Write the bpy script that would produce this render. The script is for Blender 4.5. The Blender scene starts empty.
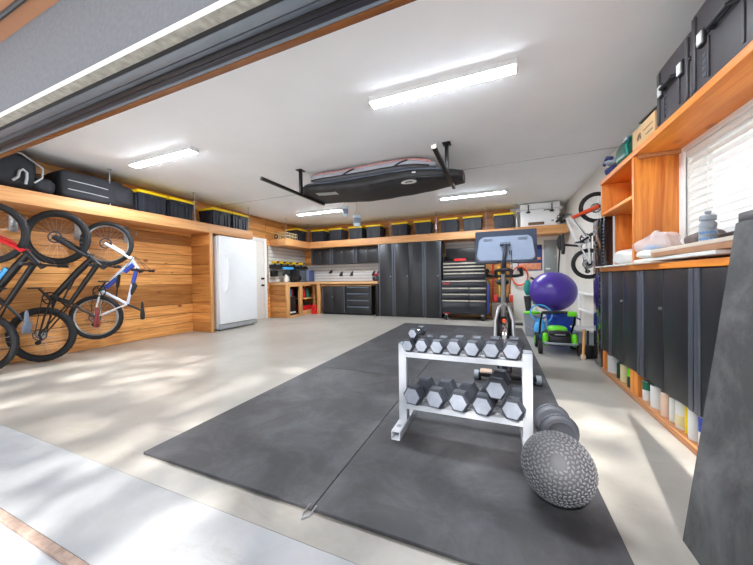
import bpy, bmesh, math, random
from mathutils import Vector, Matrix
random.seed(7)
SC = bpy.context.scene
COL = SC.collection
PI = math.pi
V = Vector

# ------------------------------------------------------------------ colour / material helpers
def s2l(c):
    return tuple(((x / 12.92) if x <= 0.04045 else ((x + 0.055) / 1.055) ** 2.4) for x in c)
def rgb(r, g, b):
    return s2l((r / 255, g / 255, b / 255)) + (1.0,)

def new_mat(name):
    m = bpy.data.materials.new(name); m.use_nodes = True
    nt = m.node_tree; nt.nodes.clear()
    out = nt.nodes.new('ShaderNodeOutputMaterial'); b = nt.nodes.new('ShaderNodeBsdfPrincipled')
    nt.links.new(b.outputs[0], out.inputs[0])
    return m, nt, b
def node(nt, t, **k):
    n = nt.nodes.new(t)
    for a, v in k.items(): setattr(n, a, v)
    return n
def ramp(nt, src, stops):
    r = nt.nodes.new('ShaderNodeValToRGB')
    el = r.color_ramp.elements
    while len(el) < len(stops): el.new(0.5)
    for e, (p, c) in zip(el, stops): e.position = p; e.color = c
    nt.links.new(src, r.inputs[0]); return r
def noise(nt, vec, scale, detail=4, rough=0.55, dist=0.0):
    n = node(nt, 'ShaderNodeTexNoise'); n.inputs['Scale'].default_value = scale
    n.inputs['Detail'].default_value = detail; n.inputs['Roughness'].default_value = rough
    n.inputs['Distortion'].default_value = dist
    if vec is not None: nt.links.new(vec, n.inputs['Vector'])
    return n
def mapping(nt, scale=(1, 1, 1), coord='Object'):
    tc = node(nt, 'ShaderNodeTexCoord'); mp = node(nt, 'ShaderNodeMapping')
    mp.inputs['Scale'].default_value = scale
    nt.links.new(tc.outputs[coord], mp.inputs['Vector']); return mp.outputs[0]
def mixc(nt, fac, a, b, blend='MIX'):
    m = node(nt, 'ShaderNodeMix', data_type='RGBA', blend_type=blend)
    if isinstance(fac, float): m.inputs[0].default_value = fac
    else: nt.links.new(fac, m.inputs[0])
    for i, x in ((6, a), (7, b)):
        if isinstance(x, tuple): m.inputs[i].default_value = x
        else: nt.links.new(x, m.inputs[i])
    return m.outputs[2]
def bump(nt, b, h, strength=0.3, dist=0.01):
    bp = node(nt, 'ShaderNodeBump'); bp.inputs['Strength'].default_value = strength
    bp.inputs['Distance'].default_value = dist
    nt.links.new(h, bp.inputs['Height']); nt.links.new(bp.outputs[0], b.inputs['Normal'])

def M(name, c, rough=0.5, metal=0.0, var=0.08, vs=9.0, bmp=0.0, spec=0.5, coat=0.0):
    """general paint / plastic / metal: small mottling so nothing is dead flat"""
    m, nt, b = new_mat(name)
    col = rgb(*c)
    n = noise(nt, mapping(nt), vs, 5)
    lo = tuple(x * (1 - var) for x in col[:3]) + (1,); hi = tuple(min(1, x * (1 + var)) for x in col[:3]) + (1,)
    r = ramp(nt, n.outputs[0], [(0.3, lo), (0.7, hi)])
    nt.links.new(r.outputs[0], b.inputs['Base Color'])
    b.inputs['Roughness'].default_value = rough; b.inputs['Metallic'].default_value = metal
    b.inputs['Specular IOR Level'].default_value = spec
    b.inputs['Coat Weight'].default_value = coat
    if bmp: bump(nt, b, noise(nt, mapping(nt), vs * 12, 4).outputs[0], bmp)
    return m

def wood(name, base, dark, axis=0, knots=0.6, rough=0.45, island=0.22, freq=1.0, ring=0.5):
    """grain runs along axis; boards of one mesh differ (random per island)"""
    m, nt, b = new_mat(name)
    sc = [22.0 * freq] * 3; sc[axis] = 1.3 * freq
    geo = node(nt, 'ShaderNodeNewGeometry')
    tc = node(nt, 'ShaderNodeTexCoord')
    off = node(nt, 'ShaderNodeVectorMath', operation='SCALE'); off.inputs[0].default_value = (17.3, 9.1, 5.7)
    nt.links.new(geo.outputs['Random Per Island'], off.inputs['Scale'])
    add = node(nt, 'ShaderNodeVectorMath', operation='ADD')
    nt.links.new(tc.outputs['Object'], add.inputs[0]); nt.links.new(off.outputs[0], add.inputs[1])
    mp = node(nt, 'ShaderNodeMapping'); mp.inputs['Scale'].default_value = sc
    nt.links.new(add.outputs[0], mp.inputs['Vector'])
    g = noise(nt, mp.outputs[0], 1.0, 6, 0.6, 1.2)
    r = ramp(nt, g.outputs[0], [(0.25, rgb(*dark)), (0.62, rgb(*base)), (0.9, tuple(min(1, x * 1.15) for x in rgb(*base)[:3]) + (1,))])
    # broad figure
    mp2 = node(nt, 'ShaderNodeMapping'); s2 = [5.5 * freq] * 3; s2[axis] = 0.7 * freq; mp2.inputs['Scale'].default_value = s2
    nt.links.new(add.outputs[0], mp2.inputs['Vector'])
    g2 = noise(nt, mp2.outputs[0], 1.0, 2, 0.5, 0.6)
    r2 = ramp(nt, g2.outputs[0], [(0.35, (0.72, 0.66, 0.6, 1)), (0.6, (1, 1, 1, 1))])
    c = mixc(nt, ring, r.outputs[0], r2.outputs[0], 'MULTIPLY')
    # board to board
    r3 = ramp(nt, geo.outputs['Random Per Island'], [(0.0, (1 - island * 1.3, 1 - island * 1.5, 1 - island * 1.8, 1)), (0.5, (1, 1, 1, 1)), (1.0, (1 + island * .5,) * 3 + (1,))])
    c = mixc(nt, 1.0, c, r3.outputs[0], 'MULTIPLY')
    if knots:
        mp3 = node(nt, 'ShaderNodeMapping'); s3 = [4.2] * 3; s3[axis] = 2.6; mp3.inputs['Scale'].default_value = s3
        nt.links.new(add.outputs[0], mp3.inputs['Vector'])
        vo = node(nt, 'ShaderNodeTexVoronoi'); nt.links.new(mp3.outputs[0], vo.inputs['Vector']); vo.inputs['Scale'].default_value = 1.0
        kr = ramp(nt, vo.outputs['Distance'], [(0.06, (1, 1, 1, 1)), (0.15, (0, 0, 0, 1))])
        kf = node(nt, 'ShaderNodeMath', operation='MULTIPLY'); nt.links.new(kr.outputs[0], kf.inputs[0]); kf.inputs[1].default_value = knots
        c = mixc(nt, kf.outputs[0], c, tuple(x * 0.45 for x in rgb(*dark)[:3]) + (1,))
    nt.links.new(c, b.inputs['Base Color']); b.inputs['Roughness'].default_value = rough
    bump(nt, b, g.outputs[0], 0.12, 0.004)
    return m

def emit(name, c, s):
    m, nt, b = new_mat(name)
    b.inputs['Base Color'].default_value = rgb(*c); b.inputs['Emission Color'].default_value = rgb(*c)
    b.inputs['Emission Strength'].default_value = s; b.inputs['Roughness'].default_value = 0.4
    return m

# ------------------------------------------------------------------ mesh helpers
class MB:
    def __init__(s): s.bm = bmesh.new(); s.mi = 0
    def _faces(s, fs):
        for f in fs: f.material_index = s.mi
    def box(s, x0, x1, y0, y1, z0, z1, bev=0.0, mat=None, seg=2):
        vs = [s.bm.verts.new(V((x, y, z))) for x in (x0, x1) for y in (y0, y1) for z in (z0, z1)]
        if mat is not None:
            for v in vs: v.co = mat @ v.co
        idx = ((0, 1, 3, 2), (4, 6, 7, 5), (0, 4, 5, 1), (2, 3, 7, 6), (0, 2, 6, 4), (1, 5, 7, 3))
        fs = [s.bm.faces.new([vs[i] for i in f]) for f in idx]; s._faces(fs)
        bmesh.ops.recalc_face_normals(s.bm, faces=fs)
        if bev > 0:
            es = list({e for f in fs for e in f.edges})
            r = bmesh.ops.bevel(s.bm, geom=es, offset=bev, segments=seg, profile=0.5, affect='EDGES')
            s._faces(r['faces'])
        return s
    def cyl(s, p0, p1, r0, r1=None, n=16):
        r1 = r0 if r1 is None else r1
        p0, p1 = V(p0), V(p1); d = (p1 - p0).normalized()
        a = d.orthogonal().normalized(); b = d.cross(a)
        R0, R1 = [], []
        for i in range(n):
            t = 2 * PI * i / n; o = a * math.cos(t) + b * math.sin(t)
            R0.append(s.bm.verts.new(p0 + o * r0)); R1.append(s.bm.verts.new(p1 + o * r1))
        fs = [s.bm.faces.new((R0[i], R0[(i + 1) % n], R1[(i + 1) % n], R1[i])) for i in range(n)]
        fs.append(s.bm.faces.new(R0[::-1])); fs.append(s.bm.faces.new(R1)); s._faces(fs)
        return s
    def tube(s, pts, r, n=8, closed=False, flat=1.0):
        """round tube along a polyline; r may be a list"""
        pts = [V(p) for p in pts]; N = len(pts); rings = []
        up = None
        for i, p in enumerate(pts):
            if closed: d = pts[(i + 1) % N] - pts[i - 1]
            else: d = pts[min(i + 1, N - 1)] - pts[max(i - 1, 0)]
            d.normalize()
            if up is None: up = d.orthogonal().normalized()
            up = (up - d * up.dot(d)); up = up.normalized() if up.length > 1e-6 else d.orthogonal().normalized()
            b = d.cross(up); rr = r[i] if isinstance(r, (list, tuple)) else r
            rings.append([s.bm.verts.new(p + up * math.cos(2 * PI * k / n) * rr + b * math.sin(2 * PI * k / n) * rr * flat) for k in range(n)])
        fs = []
        for i in range(N if closed else N - 1):
            A, B = rings[i], rings[(i + 1) % N]
            sh = 0
            if closed and i == N - 1:
                sh = min(range(n), key=lambda q: (A[0].co - B[q].co).length)
            for k in range(n):
                fs.append(s.bm.faces.new((A[k], A[(k + 1) % n], B[(k + 1 + sh) % n], B[(k + sh) % n])))
        if not closed:
            fs.append(s.bm.faces.new(rings[0][::-1])); fs.append(s.bm.faces.new(rings[-1]))
        s._faces(fs); return s
    def torus(s, c, ax, R, r, n=40, m=10, flat=1.0):
        c = V(c); ax = V(ax).normalized(); a = ax.orthogonal().normalized(); b = ax.cross(a)
        G = []
        for i in range(n):
            t = 2 * PI * i / n; o = a * math.cos(t) + b * math.sin(t)
            G.append([s.bm.verts.new(c + o * (R + r * math.cos(2 * PI * k / m)) + ax * r * flat * math.sin(2 * PI * k / m)) for k in range(m)])
        fs = [s.bm.faces.new((G[i][k], G[(i + 1) % n][k], G[(i + 1) % n][(k + 1) % m], G[i][(k + 1) % m])) for i in range(n) for k in range(m)]
        s._faces(fs); return s
    def tyre(s, c, ax, R, r, knob=.004, n=96, m=14):
        c = V(c); ax = V(ax).normalized(); a = ax.orthogonal().normalized(); b = ax.cross(a); G = []
        for i in range(n):
            t = 2 * PI * i / n; o = a * math.cos(t) + b * math.sin(t); row = []
            for k in range(m):
                g = 2 * PI * k / m; out = math.cos(g)
                rr = r + (knob if out > .25 and (i // 2 + k) % 2 else 0)
                row.append(s.bm.verts.new(c + o * (R + rr * math.cos(g)) + ax * rr * math.sin(g)))
            G.append(row)
        s._faces([s.bm.faces.new((G[i][k], G[(i + 1) % n][k], G[(i + 1) % n][(k + 1) % m], G[i][(k + 1) % m])) for i in range(n) for k in range(m)])
        return s
    def lathe(s, c, ax, prof, n=24, sx=None):
        """prof: list of (radius, height) along ax from c"""
        c = V(c); ax = V(ax).normalized(); a = ax.orthogonal().normalized(); b = ax.cross(a)
        G = []
        for r, h in prof:
            G.append([s.bm.verts.new(c + ax * h + (a * math.cos(2 * PI * i / n) + b * math.sin(2 * PI * i / n)) * max(r, 1e-4)) for i in range(n)])
        fs = []
        for j in range(len(G) - 1):
            for i in range(n): fs.append(s.bm.faces.new((G[j][i], G[j][(i + 1) % n], G[j + 1][(i + 1) % n], G[j + 1][i])))
        fs.append(s.bm.faces.new(G[0][::-1])); fs.append(s.bm.faces.new(G[-1]))
        s._faces(fs); return s
    def prism(s, poly, d, flip=False):
        """poly: list of 3-D points, extruded along vector d"""
        d = V(d); A = [s.bm.verts.new(V(p)) for p in poly]; B = [s.bm.verts.new(V(p) + d) for p in poly]
        n = len(A)
        fs = [s.bm.faces.new((A[i], A[(i + 1) % n], B[(i + 1) % n], B[i])) for i in range(n)]
        fs.append(s.bm.faces.new(A[::-1])); fs.append(s.bm.faces.new(B)); s._faces(fs)
        return s
    def ball(s, c, r, n=24, m=14, mat=None):
        r = r if isinstance(r, (tuple, list)) else (r, r, r); c = V(c)
        rows = []
        for j in range(1, m):
            ph = PI * j / m - PI / 2
            rows.append([V((math.cos(ph) * math.cos(2 * PI * i / n) * r[0], math.cos(ph) * math.sin(2 * PI * i / n) * r[1], math.sin(ph) * r[2])) for i in range(n)])
        f = (lambda p: s.bm.verts.new(c + (mat @ p if mat is not None else p)))
        rows = [[f(p) for p in q] for q in rows]
        bot, top = f(V((0, 0, -r[2]))), f(V((0, 0, r[2])))
        fs = []
        for j in range(len(rows) - 1):
            for i in range(n): fs.append(s.bm.faces.new((rows[j][i], rows[j][(i + 1) % n], rows[j + 1][(i + 1) % n], rows[j + 1][i])))
        for i in range(n):
            fs.append(s.bm.faces.new((bot, rows[0][(i + 1) % n], rows[0][i]))); fs.append(s.bm.faces.new((top, rows[-1][i], rows[-1][(i + 1) % n])))
        s._faces(fs); return s
    def grid(s, f, nu, nv, thick=0.0):
        """surface f(u,v) -> point, u,v in 0..1, optionally thickened downwards"""
        G = [[s.bm.verts.new(V(f(i / nu, j / nv))) for j in range(nv + 1)] for i in range(nu + 1)]
        fs = [s.bm.faces.new((G[i][j], G[i + 1][j], G[i + 1][j + 1], G[i][j + 1])) for i in range(nu) for j in range(nv)]
        s._faces(fs)
        if thick:
            r = bmesh.ops.solidify(s.bm, geom=fs, thickness=thick)
        return s

ORG = {}
def link(name, mb, mats, parent=None, smooth=38):
    me = bpy.data.meshes.new(name)
    bmesh.ops.recalc_face_normals(mb.bm, faces=mb.bm.faces[:])
    if parent is not None:
        o0 = ORG[parent.name]
    else:
        xs = [v.co for v in mb.bm.verts]
        o0 = V(((min(p.x for p in xs) + max(p.x for p in xs)) / 2, (min(p.y for p in xs) + max(p.y for p in xs)) / 2, min(p.z for p in xs)))
    for v in mb.bm.verts: v.co -= o0
    mb.bm.to_mesh(me); mb.bm.free()
    me.polygons.foreach_set('use_smooth', [True] * len(me.polygons))
    me.set_sharp_from_angle(angle=math.radians(smooth))
    for m in (mats if isinstance(mats, (list, tuple)) else [mats]): me.materials.append(m)
    o = bpy.data.objects.new(name, me); COL.objects.link(o)
    if parent is not None: o.parent = parent
    else: o.location = o0
    ORG[o.name] = o0
    return o
def tagit(o, label, cat, group=None):
    o['label'] = label; o['category'] = cat
    if group: o['group'] = group
    return o
def thing(name, label, cat, loc, group=None):
    o = bpy.data.objects.new(name, None); COL.objects.link(o); o.location = loc
    o.empty_display_size = 0.1; ORG[o.name] = V(loc)
    return tagit(o, label, cat, group)
def part(parent, name, mb, mat, label=None, smooth=38):
    o = link(name, mb, mat, parent, smooth)
    if label: o['label'] = label
    return o
def parts(parent, name, mb, mat, label=None, smooth=38):
    """one part per separate piece of the mesh"""
    bm = mb.bm; seen = set(); out = []
    for v0 in list(bm.verts):
        if v0 in seen: continue
        st, isl = [v0], []; seen.add(v0)
        while st:
            v = st.pop(); isl.append(v)
            for e in v.link_edges:
                w = e.other_vert(v)
                if w not in seen: seen.add(w); st.append(w)
        nb = MB(); mp = {v: nb.bm.verts.new(v.co) for v in isl}
        for f in {f for v in isl for f in v.link_faces}: nb.bm.faces.new([mp[v] for v in f.verts])
        out.append(part(parent, name, nb, mat, label, smooth))
    bm.free(); return out
def solo(name, mb, mat, label, cat, group=None, smooth=38):
    return tagit(link(name, mb, mat, None, smooth), label, cat, group)
def struct(name, mb, mat, parent=None, smooth=38):
    o = link(name, mb, mat, parent, smooth)
    if parent is None: o['kind'] = 'structure'
    return o
def dup(root, loc, label, group=None):
    r = root.copy(); COL.objects.link(r); r.location = loc; r['label'] = label
    if group: r['group'] = group
    for ch in root.children:
        c = ch.copy(); COL.objects.link(c); c.parent = r
        for g in ch.children:
            d = g.copy(); COL.objects.link(d); d.parent = c
    return r
ORDN = ['first', 'second', 'third', 'fourth', 'fifth', 'sixth', 'seventh', 'eighth', 'ninth', 'tenth']

# ------------------------------------------------------------------ materials
MAT = {}
MAT['plank_y'] = wood('plank_cedar_y', (236, 174, 102), (176, 102, 42), axis=1, knots=0.95, island=0.35)
MAT['plank_x'] = wood('plank_cedar_x', (230, 164, 92), (170, 96, 38), axis=0, knots=0.95, island=0.35)
MAT['backing'] = M('dark_backing_felt', (60, 40, 26), .9)
MAT['board_y'] = wood('board_pine_y', (232, 174, 116), (204, 142, 86), axis=1, knots=0.25, island=0.08)
MAT['board_x'] = wood('board_pine_x', (232, 174, 116), (204, 142, 86), axis=0, knots=0.25, island=0.08)
MAT['board_z'] = wood('board_pine_z', (222, 168, 108), (198, 138, 82), axis=2, knots=0.2, island=0.12)
MAT['top_wood'] = wood('bench_top_wood', (222, 176, 124), (200, 148, 94), axis=0, knots=0.1, island=0.05)
MAT['fir_y'] = wood('orange_fir_y', (244, 156, 62), (214, 114, 32), axis=1, knots=0.6, island=0.08, freq=0.8)
MAT['fir_z'] = wood('orange_fir_z', (244, 158, 70), (190, 88, 24), axis=2, knots=0.35, island=0.14, freq=0.8, ring=0.8)
MAT['ply_y'] = wood('platform_ply', (198, 138, 88), (160, 98, 58), axis=1, knots=0.5, island=0.1)
MAT['white_paint'] = M('white_wall_paint', (226, 222, 214), 0.7, var=0.03, vs=3)
MAT['ceil'] = M('ceiling_paint', (240, 241, 242), 0.8, var=0.02, vs=2)
MAT['seam'] = M('ceiling_seam_tape', (188, 190, 192), 0.8, var=0.04)
MAT['trim_white'] = M('white_trim', (236, 236, 234), 0.45, var=0.02)
MAT['slat_grey'] = M('slatwall_pvc', (208, 206, 204), 0.5, var=0.03)
MAT['slot'] = M('slatwall_slot', (160, 158, 155), 0.6)
MAT['cab_black'] = M('cabinet_black_powdercoat', (33, 34, 37), 0.38, var=0.15, vs=6, coat=0.05)
MAT['cab_grey'] = M('cabinet_grey_edge', (84, 88, 98), 0.35, 0.3, var=0.08)
MAT['cab_dark'] = M('cabinet_dark_gap', (20, 20, 22), 0.5)
MAT['blackp'] = M('black_plastic', (36, 37, 40), 0.45, var=0.12)
MAT['blackr'] = M('black_rubber', (34, 34, 36), 0.75, var=0.15, bmp=0.15)
MAT['blackm'] = M('black_metal', (40, 38, 38), 0.35, 0.5, var=0.1)
MAT['tote'] = M('tote_plastic', (34, 36, 46), 0.5, var=0.12)
MAT['yellow'] = M('yellow_lid_plastic', (255, 214, 10), 0.45, var=0.06)
MAT['steel'] = M('brushed_steel', (190, 192, 195), 0.3, 0.85, var=0.1)
MAT['chrome'] = M('chrome', (215, 216, 218), 0.15, 1.0, var=0.03)
MAT['freezer'] = M('white_enamel', (236, 238, 240), 0.3, var=0.015)
MAT['grille'] = M('grey_grille', (168, 170, 172), 0.5, var=0.1)
MAT['silver_paint'] = M('silver_white_powdercoat', (198, 201, 207), 0.4, var=0.04, vs=14)
MAT['hexrub'] = M('dumbbell_rubber', (60, 64, 72), 0.6, var=0.12, vs=20)
MAT['hexcap'] = M('dumbbell_end_face', (160, 166, 178), 0.6, var=0.12, vs=26)
MAT['fabric'] = M('black_nylon', (34, 35, 40), 0.8, var=0.25, vs=7, bmp=0.25)
MAT['fabric2'] = M('charcoal_padded_nylon', (40, 39, 40), 0.5, var=0.35, vs=7, bmp=0.45)
MAT['piping'] = M('grey_reflective_piping', (170, 172, 174), 0.5)
MAT['red'] = M('red_paint', (206, 30, 34), 0.35, var=0.08)
MAT['orange'] = M('orange_red_paint', (238, 84, 40), 0.35, var=0.06)
MAT['white_gloss'] = M('white_gloss_paint', (240, 240, 240), 0.3, var=0.02)
MAT['blue'] = M('blue_paint', (50, 74, 168), 0.4, var=0.1)
MAT['blue_tarp'] = M('blue_plastic', (32, 72, 178), 0.4, var=0.15)
MAT['skyblue'] = M('pale_blue_plastic', (70, 165, 225), 0.4, var=0.2, vs=14)
MAT['green'] = M('lime_green_plastic', (110, 220, 30), 0.4, var=0.06)
MAT['teal'] = M('teal_plastic', (20, 140, 128), 0.4, var=0.1)
MAT['purple'] = M('purple_ball_vinyl', (82, 58, 160), 0.28, var=0.06, vs=3)
MAT['brown'] = M('brown_leather', (120, 44, 40), 0.5, var=0.15)
MAT['cardboard'] = M('cardboard', (200, 164, 120), 0.85, var=0.08, vs=5)
MAT['cardpale'] = M('pale_cardboard', (206, 192, 176), 0.85, var=0.08, vs=5)
MAT['greyp'] = M('grey_plastic', (150, 158, 166), 0.45, var=0.06)
MAT['screengrey'] = M('screen_cover_grey', (126, 138, 158), 0.5, var=0.05)
MAT['vent'] = M('vent_grey', (96, 106, 120), 0.6)
MAT['bezel'] = M('bezel_dark', (52, 60, 74), 0.3, var=0.08)
MAT['panelgrey'] = M('electrical_panel_grey', (142, 148, 148), 0.5, 0.2, var=0.05)
MAT['towel'] = M('grey_towel', (108, 98, 96), 0.95, var=0.25, vs=18, bmp=0.5)
MAT['purple_dk'] = M('navy_fabric', (46, 50, 104), 0.8, var=0.2)
MAT['greenbag'] = M('green_vinyl', (16, 84, 66), 0.35, var=0.12)
MAT['case'] = M('case_black_plastic', (62, 58, 62), 0.5, var=0.1, vs=14, bmp=0.08)
MAT['whitemark'] = M('white_print', (225, 225, 220), 0.6, var=0.1)
MAT['brownmark'] = M('brown_print', (112, 84, 66), 0.7, var=0.3, vs=40)
MAT['can_white'] = M('white_paint_can', (222, 222, 218), 0.5, var=0.06)
MAT['label_green'] = M('green_can_label', (30, 110, 80), 0.5)
MAT['label_dkgreen'] = M('dark_green_can_label', (24, 60, 48), 0.5)
MAT['label_cream'] = M('cream_can_label', (222, 206, 158), 0.6)
MAT['label_peach'] = M('peach_can_label', (226, 196, 172), 0.6)
MAT['soffit'] = M('tan_soffit', (160, 112, 80), 0.7, var=0.06)
MAT['header'] = M('grey_header_stucco', (116, 119, 125), 0.85, var=0.1, vs=40, bmp=0.4)
MAT['header_under'] = M('weathered_header_underside', (152, 148, 138), 0.7, var=0.3, vs=22, bmp=0.3)
MAT['doorgrey'] = M('door_panel_grey', (120, 126, 134), 0.32, 0.35, var=0.06)
MAT['doordark'] = M('door_panel_dark', (56, 54, 60), 0.3, 0.35, var=0.15)
MAT['doormid'] = M('door_panel_mid', (92, 96, 104), 0.32, 0.35, var=.1)
MAT['browntrim'] = M('varnished_brown_trim', (112, 68, 36), 0.25, var=0.2, vs=4)
MAT['cup_pale'] = M('pale_blue_cup', (196, 216, 226), 0.4, var=.06)
MAT['rotor'] = M('dark_disc', (92, 92, 96), .35, .6)
MAT['pull'] = M('satin_drawer_pull', (190, 182, 168), .38, .8)
MAT['crate'] = M('grey_brown_crate', (120, 108, 94), .7, var=.2)
MAT['bluemark'] = M('blue_print', (110, 150, 196), .5, var=.2)
MAT['slateblue'] = M('slate_blue_metal', (78, 94, 142), .4, var=.1)
MAT['browncard'] = M('brown_cardboard', (168, 124, 92), .85, var=.12)
MAT['lamp_body'] = M('lamp_white_metal', (238, 238, 238), 0.4, var=0.01)
MAT['lamp_glow'] = emit('lamp_diffuser_glow', (236, 245, 255), 96.0)
MAT['rust'] = M('rusty_joint_strip', (176, 150, 134), 0.8, var=0.3, vs=20, bmp=0.3)
MAT['drawer'] = M('drawer_black_gloss', (46, 48, 54), 0.22, 0.2, var=0.15, vs=5)
MAT['posterblue'] = M('poster_blue', (50, 62, 128), 0.5, var=0.2)
MAT['posterorange'] = M('poster_orange', (224, 150, 110), 0.5, var=0.3, vs=14)

def concrete(name, a, b_, stain, rough, bright=None):
    m, nt, b = new_mat(name)
    mp = mapping(nt)
    n1 = noise(nt, mp, 1.1, 8, 0.62, 0.4); n2 = noise(nt, mp, 9.0, 6, 0.7)
    c = ramp(nt, n1.outputs[0], [(0.3, rgb(*b_)), (0.62, rgb(*a))])
    c2 = ramp(nt, n2.outputs[0], [(0.3, (0.86, 0.85, 0.84, 1)), (0.6, (1, 1, 1, 1))])
    col = mixc(nt, 0.7, c.outputs[0], c2.outputs[0], 'MULTIPLY')
    mp2 = mapping(nt, (1.0, 2.6, 1.0)); n3 = noise(nt, mp2, 1.6, 6, 0.68, 0.8)
    sr = ramp(nt, n3.outputs[0], [(0.60, (0, 0, 0, 1)), (0.74, (0.6, 0.6, 0.6, 1))])
    col = mixc(nt, sr.outputs[0], col, rgb(*stain))
    vo = node(nt, 'ShaderNodeTexVoronoi'); nt.links.new(mp, vo.inputs['Vector']); vo.inputs['Scale'].default_value = 1.3
    dr = ramp(nt, vo.outputs['Distance'], [(0.02, (0.7, 0.7, 0.7, 1)), (0.05, (0, 0, 0, 1))])
    col = mixc(nt, dr.outputs[0], col, rgb(120, 84, 60))
    nt.links.new(col, b.inputs['Base Color'])
    rr = ramp(nt, n2.outputs[0], [(0.2, (rough - .1,) * 3 + (1,)), (0.8, (rough + .12,) * 3 + (1,))])
    nt.links.new(rr.outputs[0], b.inputs['Roughness'])
    bump(nt, b, n2.outputs[0], 0.08, 0.004)
    return m
MAT['floor'] = concrete('sealed_concrete', (176, 171, 162), (158, 152, 142), (148, 134, 116), 0.34)
MAT['apron'] = concrete('pale_apron_concrete', (178, 178, 178), (164, 164, 164), (152, 147, 140), 0.7)
MAT['drive'] = concrete('driveway_concrete', (216, 217, 218), (204, 205, 206), (184, 180, 176), 0.8)

def mat_rubber(name, base, dusty, lo=0.42, hi=0.74, rough=0.55):
    m, nt, b = new_mat(name)
    mp = mapping(nt, (1, 1, 1)); n1 = noise(nt, mp, 2.3, 10, 0.72, 0.5); n2 = noise(nt, mp, 60, 3)
    c = ramp(nt, n1.outputs[0], [(lo, rgb(*base)), (hi, rgb(*dusty))])
    n3 = noise(nt, mapping(nt, (1.0, 1.0, 1.0)), 7.0, 8, 0.78, 1.2)
    r3 = ramp(nt, n3.outputs[0], [(0.55, (0, 0, 0, 1)), (0.78, (0.35, 0.35, 0.35, 1))])
    col = mixc(nt, r3.outputs[0], c.outputs[0], rgb(*dusty))
    nt.links.new(col, b.inputs['Base Color']); b.inputs['Roughness'].default_value = rough
    bump(nt, b, n2.outputs[0], 0.25, 0.002)
    return m
MAT['mat'] = mat_rubber('stall_mat_rubber', (52, 51, 53), (88, 88, 92))
MAT['mat_lean'] = mat_rubber('leaning_mat_rubber', (66, 66, 67), (122, 122, 123), 0.42, 0.80, 0.6)

def glass(name, c=(1, 1, 1, 1), rough=0.02, trans=1.0, alpha=1.0):
    m, nt, b = new_mat(name)
    b.inputs['Base Color'].default_value = c; b.inputs['Transmission Weight'].default_value = trans
    b.inputs['Roughness'].default_value = rough; b.inputs['IOR'].default_value = 1.3; b.inputs['Alpha'].default_value = alpha
    return m
def thin_glass(name, c=(.96, .98, .98, 1), gloss=.08, rough=.02):
    m = bpy.data.materials.new(name); m.use_nodes = True; nt = m.node_tree; nt.nodes.clear()
    out = node(nt, 'ShaderNodeOutputMaterial'); t = node(nt, 'ShaderNodeBsdfTransparent'); t.inputs[0].default_value = c
    g = node(nt, 'ShaderNodeBsdfGlossy'); g.inputs['Roughness'].default_value = rough
    mx = node(nt, 'ShaderNodeMixShader'); mx.inputs[0].default_value = gloss
    nt.links.new(t.outputs[0], mx.inputs[1]); nt.links.new(g.outputs[0], mx.inputs[2]); nt.links.new(mx.outputs[0], out.inputs[0]); return m
MAT['glass'] = thin_glass('window_glass')
MAT['bottle'] = glass('translucent_bottle', rgb(176, 186, 196), 0.35, 0.55)
MAT['bag_clear'] = glass('clear_bag_film', rgb(236, 228, 226), .28, 0.0, .42)
def translucent(name, c, t):
    m = M(name, c, 0.5, var=.01); nt = m.node_tree
    out = next(n for n in nt.nodes if n.type == 'OUTPUT_MATERIAL'); b = next(n for n in nt.nodes if n.type == 'BSDF_PRINCIPLED')
    tr = node(nt, 'ShaderNodeBsdfTranslucent'); tr.inputs[0].default_value = rgb(*c)
    mx = node(nt, 'ShaderNodeMixShader'); mx.inputs[0].default_value = t
    nt.links.new(b.outputs[0], mx.inputs[1]); nt.links.new(tr.outputs[0], mx.inputs[2]); nt.links.new(mx.outputs[0], out.inputs[0])
    return m
MAT['blind'] = translucent('white_blind_slat', (244, 243, 241), .38)
MAT['leaf'] = M('tree_leaf', (70, 110, 50), 0.6, var=0.3)
MAT['bark'] = M('tree_bark', (96, 78, 62), 0.9, var=0.3)

# ------------------------------------------------------------------ the setting
XL, XR, XR2, YB, ZC = -5.85, 1.48, 1.33, 8.10, 2.72
mb = MB(); mb.box(-6.2, 1.9, 0.945, 8.4, -0.12, 0.0); struct('floor', mb, MAT['floor'])
mb = MB(); mb.box(-6.2, 1.9, 0.585, 0.943, -0.12, 0.0); struct('trim_1', mb, MAT['apron'])
mb = MB(); mb.box(-6.2, 1.9, 0.555, 0.583, -0.12, 0.003, 0.003); struct('trim_2', mb, MAT['rust'])
mb = MB()
for (a, b_) in ((-9, -2.335), (-2.327, 1.6), (1.608, 6)):
    mb.box(a, b_, -9, 0.553, -0.14, -0.012)
struct('driveway', mb, MAT['drive'])
mb = MB(); mb.box(-6.2, 1.9, 0.95, 8.4, ZC, ZC + 0.12); struct('ceiling', mb, MAT['ceil'])
mb = MB(); mb.box(XL, XR, 4.815, 4.835, ZC - 0.004, ZC); struct('trim_3', mb, MAT['seam'])
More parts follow.
